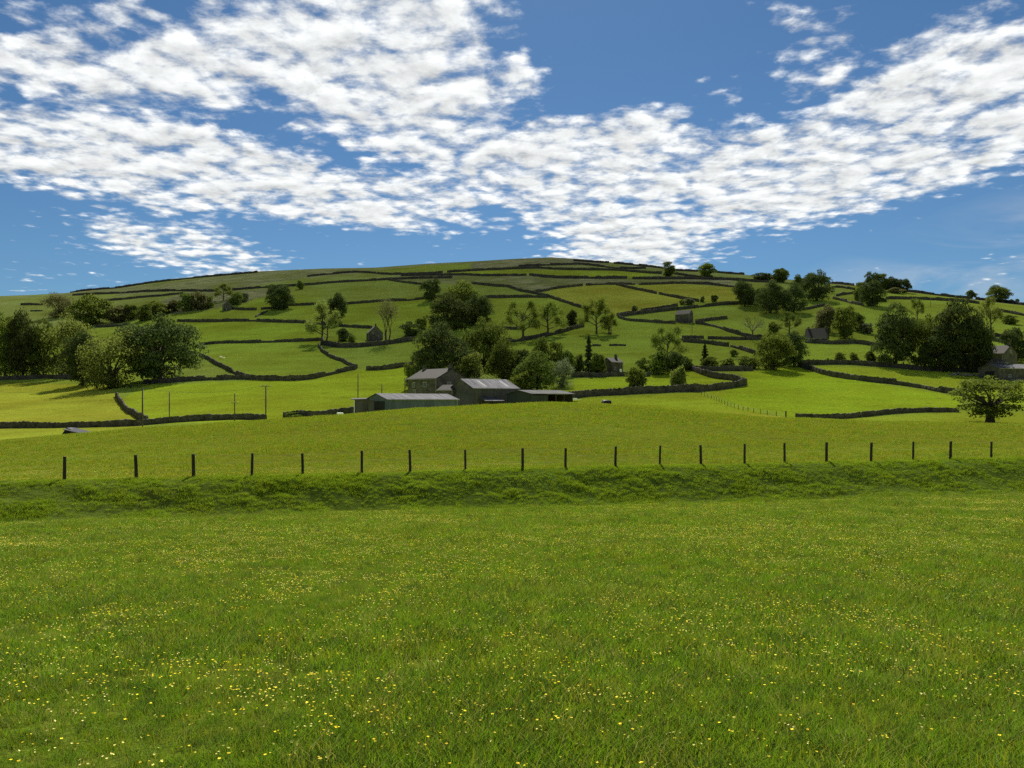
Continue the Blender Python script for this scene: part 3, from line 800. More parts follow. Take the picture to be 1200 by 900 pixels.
def proto_conifer(seed, n, size):
    r = random.Random(seed); mb = MB(); mb.tube([(0, 0, -.05), (0, 0, .5), (0, 0, .97)], [.03, .02, .004], 6)
    vs = []; fs = []
    for i in range(n):
        z = 1 - r.random() ** .8 * .92
        rr = .5 * (1 - z) ** .75 * (.7 + .45 * math.sin(z * 43 + 2*math.sin(z*9))) * r.uniform(.5, 1.1) + .02
        a = r.uniform(0, 6.283); p = Vector((math.cos(a)*rr, math.sin(a)*rr, z - .05*rr))
        nn = Vector((math.cos(a)*.5, math.sin(a)*.5, .8)) + Vector((r.gauss(0, .4), r.gauss(0, .4), r.gauss(0, .4))); nn.normalize()
        u = nn.orthogonal().normalized(); w = nn.cross(u); s = size * r.uniform(.6, 1.3); k = len(vs)
        vs += [tuple(p+u*s), tuple(p+w*s*.6), tuple(p-u*s), tuple(p-w*s*.6)]; fs.append((k, k+1, k+2, k+3))
    return mb, (vs, fs)

_cache = {}
def proto(kind, var):
    key = (kind, var)
    if key in _cache: return _cache[key]
    s = 1000 + 37 * var + sum(map(ord, kind))
    if kind == 'big':      mb, lf = proto_broad(s, 78, 300, .0140, lr=(.07, .165), br=.034, fork=.20)
    elif kind == 'mid':    mb, lf = proto_broad(s, 40, 250, .0195, lr=(.10, .20), br=.034, fork=.18)
    elif kind == 'soft':   mb, lf = proto_broad(s, 64, 170, .0145, .5, .46, .52, (.10, .17), .03, .18, .6)
    elif kind == 'small':  mb, lf = proto_broad(s, 30, 100, .036, lr=(.13, .22), br=.04, fork=.22)
    elif kind == 'field':  mb, lf = proto_broad(s, 80, 150, .0165, .52, .46, .58, (.075, .15), .065, .30)
    elif kind == 'bush':   mb, lf = proto_broad(s, 22, 70, .040, .5, .55, .42, (.16, .26), .02, .15)
    elif kind == 'airy':   mb, lf = proto_airy(s, 13000, .0115, .5, .030, 1, 3, .8, .13)
    elif kind == 'airy2':  mb, lf = proto_airy(s, 9000, .012, .42, .026, 3, 3, 1.1, .12)
    elif kind == 'thin':   mb, lf = proto_airy(s, 1800, .012, .36, .026, 3, 4, 1.4, .2)
    elif kind == 'bare':   mb, lf = proto_airy(s, 120, .012, .75, .034, 1, 4, .55, .3)
    elif kind == 'conifer': mb, lf = proto_conifer(s, 1500, .05)
    if kind in ('big','mid','soft','small','field','bush'):    # crown fills the unit box from zlo to 1
        P = np.array(lf[0]); w_ = np.percentile(np.abs(P[:, :2]), 98.5); z0 = np.percentile(P[:, 2], 1); z1 = np.percentile(P[:, 2], 99.8)
        zlo = {'big': .05, 'mid': .05, 'soft': .0, 'small': .07, 'field': .15, 'bush': -.03}[kind]
        fz = (1 - zlo) / (z1 - z0)
        P[:, :2] *= .5 / w_; P[:, 2] = zlo + (P[:, 2] - z0) * fz; lf = ([tuple(p) for p in P], lf[1])
        Q = np.array(mb.v); Q[:, :2] *= np.where(Q[:, 2:3] > .2, .47 / w_, 1); Q[:, 2] = np.where(Q[:, 2] > .2, .2 + (Q[:, 2] - .2) * .98, Q[:, 2]); mb.v = [tuple(p) for p in Q]
    tm = bpy.data.meshes.new('trunk'); tm.from_pydata(mb.v, [], mb.f); tm.update()
    tm.polygons.foreach_set('use_smooth', [True]*len(tm.polygons))
    cm = None
    if lf[0]:
        cm = bpy.data.meshes.new('crown'); cm.from_pydata(lf[0], [], lf[1]); cm.update()
    _cache[key] = (tm, cm)
    return _cache[key]

_tint = {}
def leafmesh(me, mat):
    """the same leaves carrying another foliage material"""
    k = (me.name, mat)
    if k not in _tint:
        c = me.copy(); c.materials.clear(); c.materials.append(M[mat]); _tint[k] = c
    return _tint[k]

_pc = [0]
def plant(name, kind, mat, px, py, hpx, wpx, label, dmin=112.0, D=None, rot=None):
    _pc[0] += 1
    r = random.Random(900 + _pc[0])
    if D is None: x, y, z = ground(px, py, dmin)
    else: x, y = (px-600)/F*D, D; z = float(H(x, y))
    h = hpx / F * y; w = wpx / F * y * (.93 if kind in ('big', 'mid', 'soft', 'small') else 1)
    nv = {'big': 3, 'mid': 4, 'soft': 2, 'small': 3, 'bush': 3, 'airy': 2, 'airy2': 2}.get(kind, 1)
    tm, cm = proto(kind, _pc[0] % nv)
    cat = 'bush' if kind == 'bush' or name == 'bush' else 'tree'
    t = empty(name, (x, y, z), r.uniform(0, 6.28) if rot is None else rot, (w, w, h))
    tag(t, label, cat, 'bushes and scrub on the hillside' if cat == 'bush' else 'trees on the hillside')
    bm_ = M['bark_grey'] if kind in ('airy', 'airy2', 'thin', 'bare') else M['bark']
    if not tm.materials: tm.materials.append(bm_)
    mesh_obj('stems' if cat == 'bush' else 'trunk', None, None, None, t, me=tm)
    if cm is not None:
        mesh_obj('foliage' if cat == 'bush' else 'crown', None, None, None, t, me=leafmesh(cm, mat))
    return t

B, C_, A_ = 'broadleaf_tree', 'conifer_tree', 'airy_tree'
PLANTS = [
 # left group
 (B,'big','leaf_mid',6,443,74,46,'tall mid green tree cut by the left edge'),
 (B,'big','leaf_deep',27,443,79,40,'tallest, darkest tree of the left edge group'),
 (B,'big','leaf_dark',51,442,68,36,'dark tree right of the tallest one at the left edge'),
 (B,'soft','leaf_pale',82,441,72,60,'loose pale green tree behind the dark pointed tree'),
 (B,'big','leaf_deep',97,452,64,44,'very dark tree touching the pale willowy tree'),
 (B,'soft','leaf_pale',131,455,68,72,'pale willowy round tree in front of the left group'),
 (B,'big','leaf_deep',188,446,76,92,'big spreading round sycamore with a thick forked trunk'),
 (B,'soft','leaf_olive',70,372,28,42,'pale domed tree high behind the left group'),
 (B,'mid','leaf_mid',107,381,36,46,'round green tree with a bare lower trunk above the left group'),
 (B,'small','leaf_mid',14,388,16,34,'low pale tree peeping over the tall left trees'),
 ('bush','bush','leaf_olive',138,378,20,22,'scrub bush at the left end of the scrub row'),
 ('bush','bush','leaf_dark',154,375,18,18,'dark scrub bush, second in the scrub row'),
 ('bush','bush','leaf_dark',169,376,20,18,'dark upright scrub bush left of the round green scrub'),
 ('bush','bush','leaf_mid',186,370,17,26,'rounded green scrub bush above the big sycamore'),
 ('bush','bush','leaf_olive',204,365,13,18,'grey green low scrub bush right of the rounded one'),
 ('bush','bush','leaf_dark',219,364,20,20,'tall scrub bush left of the tiny field barn'),
 ('bush','bush','leaf_olive',233,363,22,22,'tall greyish scrub bush next to the tiny field barn'),
 ('bush','bush','leaf_dark',244,361,14,14,'small dark scrub bush against the tiny field barn'),
 (A_,'airy','leaf_mid',262,352,19,22,'pale airy tree standing over the tiny field barn'),
 ('bush','bush','leaf_dark',276,357,15,18,'scrub bush right of the tiny field barn'),
 ('bush','bush','leaf_grey',286,353,10,12,'pale grey scrub bush at the right end of the scrub row'),
 (B,'mid','leaf_deep',327,363,29,34,'round dark tree alone on the left slope'),
 (B,'small','leaf_dark',352,339,10,9,'tiny tree on the high wall right of the round dark tree'),
 (A_,'airy2','leaf_pale',380,402,50,40,'pale airy several stemmed tree left of the ruined house'),
 (B,'mid','leaf_deep',394,379,36,25,'dark narrow tree behind the pale airy one'),
 (A_,'thin','leaf_olive',453,402,55,32,'tall thin almost leafless tree beside the ruined house'),
 ('bush','bush','leaf_deep',403,400,15,17,'dark bush left of the ruined house'),
 ('bush','bush','leaf_mid',413,401,9,9,'small bush against the ruined house'),
 ('bush','bush','leaf_deep',482,394,17,24,'dark rounded bush right of the tall thin tree'),
 ('bush','bush','leaf_mid',494,386,13,14,'green bush above the dark rounded one'),
 # clump in the middle
 (B,'mid','leaf_deep',506,353,27,24,'dark tree at the top left of the middle clump'),
 (B,'big','leaf_mid',541,376,47,44,'round lighter tree crowning the middle clump'),
 (B,'big','leaf_deep',525,387,44,54,'wide dark tree at the front of the middle clump'),
 (B,'big','leaf_deep',560,382,38,36,'dark tree at the right of the middle clump'),
 # behind the farm
 (B,'big','leaf_deep',520,462,84,78,'huge dark tree rising behind the farmhouse roof'),
 (B,'mid','leaf_dark',487,456,40,28,'dark tree at the left corner of the farmhouse'),
 (B,'big','leaf_dark',567,444,70,60,'tall rounded tree right of the huge dark one'),
 (B,'mid','leaf_pale',552,464,50,34,'yellow green tree leaning over the big barn'),
 (B,'big','leaf_dark',590,454,58,38,'dark green tree behind the big barn'),
 (B,'mid','leaf_deep',611,452,42,30,'darkest tree behind the open shed'),
 (B,'soft','leaf_pale',566,466,26,46,'low yellowish thicket tree behind the big barn ridge'),
 (B,'big','leaf_dark',629,460,48,52,'bushy green tree behind the open fronted shed'),
 (B,'mid','leaf_dark',632,440,44,26,'dark topped tree behind the bushy green one'),
 (B,'mid','leaf_dark',650,441,40,24,'dark tree right of the dark topped one'),
 (B,'small','leaf_dark',666,441,30,20,'small dark tree behind the round grey green tree'),
 (B,'soft','leaf_grey',659,454,34,29,'round grey green tree with a clear trunk on the lawn'),
 (B,'small','leaf_mid',610,464,28,26,'low green tree at the right end of the big barn'),
 (C_,'conifer','needle',690,439,45,17,'tall narrow dark pine left of the small grey house'),
 (B,'small','leaf_dark',701,440,26,20,'dark bushy tree between the pine and the small grey house'),
 (B,'small','leaf_dark',677,438,22,16,'dark bushy tree left of the pine'),
 (A_,'airy','leaf_mid',613,397,44,46,'left one of the twin airy trees on the lane wall'),
 (A_,'airy','leaf_mid',642,392,38,44,'right one of the twin airy trees on the lane wall'),
 (B,'small','leaf_deep',670,383,19,13,'small dark upright tree between two airy trees'),
 (A_,'airy','leaf_mid',699,391,41,40,'spreading airy tree with a dark trunk in the pasture'),
 (A_,'airy2','leaf_mid',715,392,26,24,'lower airy tree leaning right of the spreading one'),
 (B,'mid','leaf_dark',783,324,17,18,'first round tree on the skyline right of the summit'),
 (B,'small','leaf_mid',829,326,17,21,'second, wider round tree on the skyline'),
 ('bush','bush','leaf_deep',744,366,8,7,'little round bush at the lane hairpin'),
 ('bush','bush','leaf_deep',823,354,7,6,'small dark bush on the lane wall left of its neighbour'),
 ('bush','bush','leaf_deep',837,354,8,8,'larger dark bush on the lane wall near the dark trees'),
 ('bush','bush','leaf_grey',807,357,7,13,'pale scrub by the lane wall bend'),
 ('bush','bush','leaf_dark',799,357,6,6,'dark scrub by the lane wall bend'),
 # upper right
 (B,'mid','leaf_deep',873,359,31,28,'dark tree at the right end of the lane wall'),
 (B,'small','leaf_dark',887,358,20,12,'narrow green tree hugging the lane wall dark tree'),
 (B,'big','leaf_deep',903,367,38,33,'left one of the paired round trees with a shadow below'),
 (B,'big','leaf_deep',930,367,36,33,'right one of the paired round trees with a shadow below'),
 (B,'small','leaf_dark',916,331,17,19,'dark tree on the skyline above the paired round trees'),
 ('bush','bush','leaf_deep',894,329,10,24,'long dark scrub on the skyline left of the skyline tree'),
 (B,'mid','leaf_dark',937,346,24,18,'small tree filling behind the paired round trees'),
 (B,'big','leaf_deep',957,353,36,37,'big dark tree behind and right of the paired round trees'),
 (B,'mid','leaf_deep',1022,340,21,19,'left tree of the skyline wood'),
 (B,'mid','leaf_dark',1034,341,20,19,'second tree of the skyline wood'),
 (B,'mid','leaf_deep',1046,342,18,17,'third tree of the skyline wood'),
 (B,'mid','leaf_deep',1059,343,16,17,'right tree of the skyline wood'),
 ('bush','bush','leaf_olive',1050,344,7,16,'pale bush at the foot of the skyline wood'),
 (B,'mid','leaf_dark',1009,353,22,18,'dark tree at the left foot of the skyline wood'),
 (B,'mid','leaf_deep',1022,359,30,30,'dark tree below the skyline wood'),
 (A_,'bare','leaf_olive',882,397,30,32,'leafless dead tree below the paired round trees'),
 (A_,'airy','leaf_dark',925,392,26,28,'thin small tree right of the dead tree'),
 (B,'small','leaf_mid',906,391,14,12,'small green tree between the dead tree and the thin one'),
 (B,'mid','leaf_olive',968,390,33,26,'olive tree behind the low dark farmhouse'),
 (B,'mid','leaf_mid',990,397,38,27,'rim lit tree at the right gable of the low dark farmhouse'),
 (B,'small','leaf_dark',1005,388,22,16,'dark small tree right of the rim lit tree'),
 ('bush','bush','leaf_grey',1016,391,12,14,'grey bush beside the dark small tree'),
 (B,'big','leaf_mid',906,434,45,46,'round leafy tree in front, left of the round leafy pair'),
 (B,'big','leaf_deep',930,430,41,32,'darker tree behind, right of the round leafy pair'),
 ('bush','bush','leaf_dark',860,418,8,10,'ball shaped bush by the narrow wall gap'),
 ('bush','bush','leaf_mid',852,433,13,20,'rounded bush left of the long low bush'),
 ('bush','bush','leaf_dark',876,432,15,26,'long low bush beside the round leafy pair'),
 (C_,'conifer','needle',826,430,28,13,'small pointed conifer right of the tall airy tree'),
 ('bush','bush','leaf_dark',832,433,15,19,'dark bush at the foot of the small conifer'),
 ('bush','bush','leaf_dark',806,434,16,15,'dark bush between the airy tree and the conifer'),
 ('bush','bush','leaf_deep',790,438,25,26,'big dark bush under the tall airy tree'),
 ('bush','bush','leaf_dark',771,439,28,24,'dark bush left of the tall airy tree trunk'),
 ('bush','bush','leaf_dark',755,437,18,18,'bush right of the small grey house'),
 (A_,'airy','leaf_mid',782,430,47,42,'tall airy tree rising above the dark bushes'),
 (B,'small','leaf_mid',744,458,27,25,'small leaning tree behind the big curved wall'),
 (B,'small','leaf_pale',795,456,27,19,'small upright tree behind the big curved wall'),
 # right hand mass
 (B,'big','leaf_deep',1050,430,74,52,'tall dark tree at the left of the right tree mass'),
 (B,'big','leaf_dark',1084,432,62,42,'dark tree in the middle of the right tree mass'),
 (B,'big','leaf_deep',1126,436,85,66,'largest darkest tree of the right tree mass'),
 (B,'big','leaf_deep',1103,436,54,46,'lower dark tree in front of the largest one'),
 (B,'big','leaf_deep',1146,437,54,36,'dark tree at the right end of the right tree mass'),
 (A_,'airy','leaf_mid',1075,374,24,18,'faint airy tree showing above the right tree mass'),
 (A_,'airy2','leaf_pale',1160,394,48,28,'pale airy tree right of the right tree mass'),
 ('bush','bush','leaf_dark',1184,380,11,17,'small round bush in the far right field'),
 (B,'mid','leaf_deep',1190,424,40,30,'dark tree behind the far right farm buildings'),
 ('bush','bush','leaf_dark',1138,350,10,11,'round bush on the right skyline'),
 (B,'mid','leaf_dark',1170,354,20,27,'spreading tree on the right skyline'),
 ('bush','bush','leaf_dark',1185,355,5,5,'first tiny bush on the far right skyline'),
 ('bush','bush','leaf_dark',1192,356,6,4,'last tiny bush on the far right skyline'),
 ('bush','bush','leaf_dark',985,425,12,12,'bushy sapling on the shaded wall, left one'),
 ('bush','bush','leaf_dark',1001,425,12,10,'bushy sapling on the shaded wall, middle one'),
 ('bush','bush','leaf_dark',1020,427,15,12,'bushy sapling on the shaded wall, next to the dark trees'),
 ('bush','bush','leaf_dark',970,426,6,4,'tiny sapling on the shaded wall'),
 (B,'field','leaf_mid',1160,496,55,77,'lone spreading field tree with a thick dark trunk at right'),
 ('bush','bush','leaf_dark',345,490,7,20,'low scrub clump by the ragged wall left of the shed'),
 ('bush','bush','leaf_dark',465,472,9,13,'small dark bush behind the long blue shed'),
]
for a in PLANTS:
    plant(*a)
# ------------------------------------------------------------------ buildings
def place(px, D, dz=0.0):
    x = (px - 600) / F * D
    return x, D, float(H(x, D)) + dz

def window(parent, cx, cz, w, h, face, off, frame=None):
    """frame with a sill; dark pane as a sub-part. face: 'front' (-y) , 'left' (-x) or 'right' (+x); off: wall plane"""
    def pt(u, d, z):
        if face == 'front': return (u, off - d, z)
        if face == 'left': return (off - d, -u, z)
        return (off + d, u, z)
    def slab(mb, u0, u1, d0, d1, z0, z1):
        mb.hexa([pt(u0,d0,z0), pt(u1,d0,z0), pt(u1,d1,z0), pt(u0,d1,z0), pt(u0,d0,z1), pt(u1,d0,z1), pt(u1,d1,z1), pt(u0,d1,z1)])
    f = MB(); t = .12
    slab(f, cx-w/2, cx+w/2, -.05, .06, cz+h/2-t, cz+h/2); slab(f, cx-w/2-.1, cx+w/2+.1, -.05, .12, cz-h/2-.12, cz-h/2)
    slab(f, cx-w/2, cx-w/2+t, -.05, .055, cz-h/2, cz+h/2-t); slab(f, cx+w/2-t, cx+w/2, -.05, .055, cz-h/2, cz+h/2-t)
    slab(f, cx-.04, cx+.04, -.05, .05, cz-h/2, cz+h/2-t)
    wo = f.build('window', frame or M['frame'], parent)
    p = MB(); slab(p, cx-w/2+t, cx+w/2-t, -.04, .02, cz-h/2, cz+h/2-t)
    p.build('pane', M['glass'], wo)

def building(name, label, px, D, yaw, Ln, Wd, eave, ridge, wall, roof, corner='left', over=.25, thick=.16, chim=(), windows=(), doors=(), cat=None, group=None, gutter=True, lights=0):
    """gabled block; the nearest corner stands at (px, D); long side along local x, gables at both ends"""
    x, y, z = place(px, D)
    a = math.radians(yaw); sx = 1 if corner == 'left' else -1
    ox, oy = sx * Ln / 2, Wd / 2
    x += ox * math.cos(a) - oy * math.sin(a); y += ox * math.sin(a) + oy * math.cos(a)
    e = empty(name, (x, y, z), a); tag(e, label, cat or 'house', group)
    l2, w2 = Ln/2, Wd/2; b = -1.5
    v = [(-l2,-w2,b),(l2,-w2,b),(l2,w2,b),(-l2,w2,b),(-l2,-w2,eave),(l2,-w2,eave),(l2,w2,eave),(-l2,w2,eave),(-l2,0,ridge),(l2,0,ridge)]
    mesh_obj('wall', v, [(0,1,5,4),(2,3,7,6),(1,2,6,9,5),(3,0,4,8,7),(4,5,9,8),(6,7,8,9)], wall, e)
    r = MB(); s = (ridge - eave) / w2
    for sg in (-1, 1):
        y0, z0 = sg * (w2 + over), eave - s * over + .03; y1, z1 = 0, ridge + .03
        X0, X1 = -l2 - over, l2 + over
        r.hexa([(X0,y0,z0),(X1,y0,z0),(X1,y1,z1),(X0,y1,z1),(X0,y0,z0+thick),(X1,y0,z0+thick),(X1,y1,z1+thick),(X0,y1,z1+thick)] if sg < 0 else
               [(X0,y1,z1),(X1,y1,z1),(X1,y0,z0),(X0,y0,z0),(X0,y1,z1+thick),(X1,y1,z1+thick),(X1,y0,z0+thick),(X0,y0,z0+thick)])
    ro = r.build('roof', roof, e)
    if gutter:
        g = MB(); yg, zg = -(w2 + over) - .07, eave - s * over - .02
        g.box(-l2-over, l2+over, yg-.06, yg+.06, zg, zg+.1); g.box(l2-.35, l2-.27, -w2-.12, -w2-.03, -1, zg); g.build('gutter', M['frame'], ro)
    for k in range(lights):
        q = MB(); u = -l2 + (k + .6) * Ln / lights; t0, t1 = .15, .8
        pt = lambda f, d: (-(w2 + over) * (1 - f), eave - s*over + .03 + thick + d + f * (s * (w2 + over)))
        (ya, za), (yb, zb) = pt(t0, .006), pt(t1, .006); (yc, zc), (yd, zd) = pt(t0, .03), pt(t1, .03)
        q.hexa([(u-.42,ya,za),(u+.42,ya,za),(u+.42,yb,zb),(u-.42,yb,zb),(u-.42,yc,zc),(u+.42,yc,zc),(u+.42,yd,zd),(u-.42,yd,zd)]); q.build('rooflight', M['rooflight'], ro)
    for cx, ch in chim:
        c = MB(); c.box(cx-.42, cx+.42, -.35, .35, ridge-.5, ridge+ch); c.box(cx-.5, cx+.5, -.43, .43, ridge+ch, ridge+ch+.14)
        c.tube([(cx-.15, 0, ridge+ch+.14), (cx-.15, 0, ridge+ch+.5)], .12, 6); c.tube([(cx+.2, 0, ridge+ch+.14), (cx+.2, 0, ridge+ch+.45)], .12, 6)
        c.build('chimney', wall, ro)
    for (face, u, cz, w, h) in windows:
        window(e, u, cz, w, h, face, -w2 if face == 'front' else (-l2 if face == 'left' else l2))
    for (face, u, w, h, mt) in doors:
        d = MB()
        if face == 'front': d.box(u-w/2, u+w/2, -w2-.06, -w2+.05, 0, h)
        elif face == 'left': d.box(-l2-.06, -l2+.05, u-w/2, u+w/2, 0, h)
        else: d.box(l2-.05, l2+.06, u-w/2, u+w/2, 0, h)
        d.build('door', mt, e)
    return e

def hpx(px, D, y):     # height above ground of photo row y at that place
    return EYE + (HZ - y) / F * D - place(px, D)[2]

FG = 'farm buildings by the field crest'
# farmhouse
D = 186
house = building('farmhouse', 'old stone farmhouse with twin chimneys behind the sheds', 512, D, -47, 12.0, 9.3, hpx(512,D,443.3), hpx(530,190,430.6), M['house_stone'], M['slate'],
    'right', .3, .18, chim=((-5.3, .8), (5.3, .9)),
    windows=[('front', -3.4, hpx(512,D,450), .95, 1.2), ('front', 1.2, hpx(512,D,450), 1.5, 1.1), ('front', -3.2, hpx(512,D,459), 1.2, 1.2), ('right', -1.0, hpx(512,D,450), 1.1, 1.1)], group=FG)
# low outbuilding between farmhouse and barn
D = 177
building('outhouse', 'low stone outhouse squeezed between farmhouse and big barn', 531, D, -38, 5.0, 4.2, hpx(531,D,457.2), hpx(531,D,451.3), M['house_stone'], M['slate'], 'right', .2, .14, group=FG, cat='shed')
# big barn
D = 170
eb, rb = hpx(555,D,455), hpx(542,174,443.4)
barn = building('big_barn', 'big dark barn with a wide pale grey sheeted roof', 555, D, 32, 11.8, 11.4, eb, rb, M['dark_board'], M['roof_sheet'], 'left', .25, .12, cat='barn', group=FG,
    doors=[('front', -2.6, 2.4, 2.6, M['black_wrap'])], lights=2)
cb = MB(); cz = hpx(562,D,466)
cb.hexa([(-4.6,-8.6,cz-.75),(.4,-8.6,cz-.75),(.4,-5.72,cz+.1),(-4.6,-5.72,cz+.1),(-4.6,-8.6,cz-.65),(.4,-8.6,cz-.65),(.4,-5.72,cz+.2),(-4.6,-5.72,cz+.2)])
can = cb.build('canopy', M['roof_sheet'], barn)
for cx in (-4.4, .2):
    pb = MB(); pb.box(cx-.08, cx+.08, -8.5, -8.34, -1, cz-.72); pb.build('post', M['timber'], can)
# open fronted shed
def open_shed():
    D = 161; px = 624; yaw = 28; Ln, Wd = 10.1, 11.6
    ev, rg = hpx(px,D,461.8), hpx(609,165,456.6)
    x, y, z = place(px, D); a = math.radians(yaw)
    x += Ln/2*math.cos(a) - Wd/2*math.sin(a); y += Ln/2*math.sin(a) + Wd/2*math.cos(a)
    e = empty('open_shed', (x, y, z), a); tag(e, 'low open fronted cattle shed with timber posts at the right of the farm', 'shed', FG)
    l2, w2 = Ln/2, Wd/2
    v = [(-l2,-w2,-1.5),(-l2,w2,-1.5),(-l2,w2,ev),(-l2,0,rg),(-l2,-w2,ev),(-l2+.15,-w2,-1.5),(-l2+.15,w2,-1.5),(-l2+.15,w2,ev),(-l2+.15,0,rg),(-l2+.15,-w2,ev)]
    mesh_obj('gable_wall', v, [(0,4,3,2,1),(5,6,7,8,9),(0,5,9,4),(1,2,7,6),(4,9,8,3),(2,3,8,7)], M['green_sheet'], e)
    bw = MB(); bw.box(-l2+.16, l2, w2-.15, w2, -1.5, ev-.02); bw.build('back_wall', M['dark_board'], e)
    bw = MB(); bw.box(-l2+.16, -l2+3.6, -w2+.02, -w2+.14, -1.5, ev-.25); bw.build('front_board', M['green_sheet'], e)
    bw = MB(); bw.box(l2-.14, l2-.02, -w2+.3, w2-.16, -1.5, ev-.02); bw.build('end_wall', M['dark_board'], e)
    s = (rg-ev)/w2; r = MB(); o = .35
    for sg in (-1, 1):
        y0, z0, y1, z1, t = sg*(w2+o), ev-s*o+.03, 0, rg+.03, .12; X0, X1 = -l2-o, l2+o
        p = [(X0,y0,z0),(X1,y0,z0),(X1,y1,z1),(X0,y1,z1)] if sg < 0 else [(X0,y1,z1),(X1,y1,z1),(X1,y0,z0),(X0,y0,z0)]
        r.hexa(p + [(q[0],q[1],q[2]+t) for q in p])
    r.build('roof', M['roof_sheet_dull'], e)
    for k in range(4):
        cx = -l2 + 3.7 + k * (Ln - 3.9) / 3
        p = MB(); p.box(cx-.11, cx+.11, -w2+.02, -w2+.24, -1.5, ev-.05); p.build('post', M['timber'], e)
    p = MB(); p.box(-l2+3.9, l2-.1, -w2+.26, -w2+.34, .5, .62); p.box(-l2+3.9, l2-.1, -w2+.26, -w2+.34, .9, 1.02); p.build('rail', M['timber'], e)
open_shed()
# long blue shed
D = 150
es, rs = hpx(454,D,468.2), hpx(442,153,461.2)
shed = building('long_shed', 'long low shed clad in blue grey sheets with a pale roof', 454, D, 40, 17.0, 8.2, es, rs, M['blue_sheet'], M['roof_sheet'], 'left', .22, .1, cat='shed', group=FG)
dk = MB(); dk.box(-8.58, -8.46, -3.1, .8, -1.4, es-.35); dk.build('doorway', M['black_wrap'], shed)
gb = MB(); gb.box(-8.56, -8.47, .9, 4.05, -1.4, es-.1); gb.build('gable_boarding', M['dark_board'], shed)
# small annex at its left
def annex():
    x, y, z = place(424, 157); h = hpx(424, 157, 468)
    e = empty('lean_to_shed', (x, y, z), math.radians(10)); tag(e, 'small dark board shed with a flat overhanging roof at the left end', 'shed', FG)
    b = MB(); b.box(-1.45, 1.45, -1.6, 1.6, -1.5, h-.01); b.build('wall', M['dark_board'], e)
    b = MB(); b.hexa([(-2.1,-1.9,h-.12),(1.6,-1.9,h),(1.6,1.9,h+.25),(-2.1,1.9,h+.13),(-2.1,-1.9,h),(1.6,-1.9,h+.12),(1.6,1.9,h+.37),(-2.1,1.9,h+.25)]); b.build('roof', M['slate'], e)
    b = MB(); b.box(-1.52, -1.40, -1.70, -1.55, -1.5, h-.14); b.build('post', M['white'], e)
annex()

def dist(px, py): return ground(px, py)[1]
HG = 'scattered stone houses and barns of the hillside'
D = dist(717, 439)
building('small_house', 'small grey house with one tall chimney and a white door', 717, D, 33, 5.4, 5.6, hpx(717,D,424.3), hpx(712,D+2,418.6), M['house_stone'], M['slate'], 'left', .2, .14, chim=((1.6, 1.1),),
    windows=[('front', -1.2, 2.2, .8, 1.0), ('left', -.6, 2.3, .8, 1.0)], doors=[('front', 1.5, .95, 2.1, M['white'])], group=HG)
D = dist(806, 379)
building('field_barn', 'lone purple grey stone barn beside a wall corner on the slope', 808, D, -38, 9.2, 5.0, hpx(808,D,367.5), hpx(810,D,362.8), M['barn_stone'], M['slate'], 'right', .15, .16, cat='barn', group=HG, doors=[('front', .6, 1.6, 2.2, M['dark_board'])])
D = dist(424, 400)
rh = building('ruined_house', 'ruined gabled stone house between the airy tree and thin tree', 432, D, -68, 6.5, 8.2, hpx(424,D,390), hpx(424,D,381.5), M['barn_stone'], M['slate'], 'right', .15, .2, chim=((2.6, .9),), windows=[('right', 1.4, 2.6, .9, 1.5), ('right', -1.6, 4.6, .8, .9)], group=HG)
x, y, z = place(440, D + 1)
rw = MB()
for k in range(7): rw.box(-2.6 + k*.75, -2.6 + (k+1)*.75 + .01*(k % 2), -.3 - .02*(k % 2), .3 + .02*(k % 2), -1, 3.0 - .28*k + (k % 3)*.25)
o = rw.build('broken_wall', M['barn_stone']); o.location = (x, y, z); tag(o, 'broken down stone wall stump right of the ruined gabled house', 'wall', None, 'thing')
D = dist(256, 365)
building('tiny_barn', 'tiny dark barn among scrub on the upper left slope', 262, D, -60, 5.5, 6.2, hpx(258,D,357), hpx(256,D,352.5), M['barn_stone'], M['slate'], 'right', .15, .16, cat='barn', group=HG)
x, y, z = place(265.5, D - 2)
gp = MB(); gp.box(-.3, .3, -.3, .3, -.4, 2.3); gp.box(-.36, .36, -.36, .36, 2.3, 2.42); o = gp.build('gate_pillar', M['rubble']); o.location = (x, y, z); tag(o, 'pale gate pillar right of the tiny dark barn', 'pillar')
D = dist(960, 403)
building('low_farmhouse', 'low dark farmhouse with a long slate roof under two trees', 968, D, -30, 9.5, 8.5, hpx(965,D,395.5), hpx(965,D,384), M['barn_stone'], M['slate'], 'right', .3, .18, chim=((-3.8, .7), (3.9, .8)),
    windows=[('front', -3.2, 1.9, 1.0, 1.1), ('front', -.6, 1.9, 1.0, 1.1), ('front', 2.2, 1.9, 1.0, 1.1), ('right', .5, 2.2, .9, 1.1)], group=HG)
D = dist(1160, 434)
building('gabled_cottage', 'stone cottage with a steep gable and chimney at the far right', 1176, D, -62, 8.6, 8.6, hpx(1164,D,414), hpx(1164,D,404.4), M['house_stone'], M['slate'], 'right', .25, .16, chim=((3.8, .8),), windows=[('right', 0.2, hpx(1164,D,411.5), .9, 1.2), ('right', -2.0, 2.2, .9, 1.2)], group=HG)
D = dist(1172, 438) - 6
building('porch_shed', 'little slate roofed porch shed below the cottage gable', 1168, D, 20, 4.2, 3.2, hpx(1168,D,424), hpx(1168,D,420.3), M['house_stone'], M['slate'], 'left', .2, .12, cat='shed', group=HG)
D = dist(1172, 444) - 4
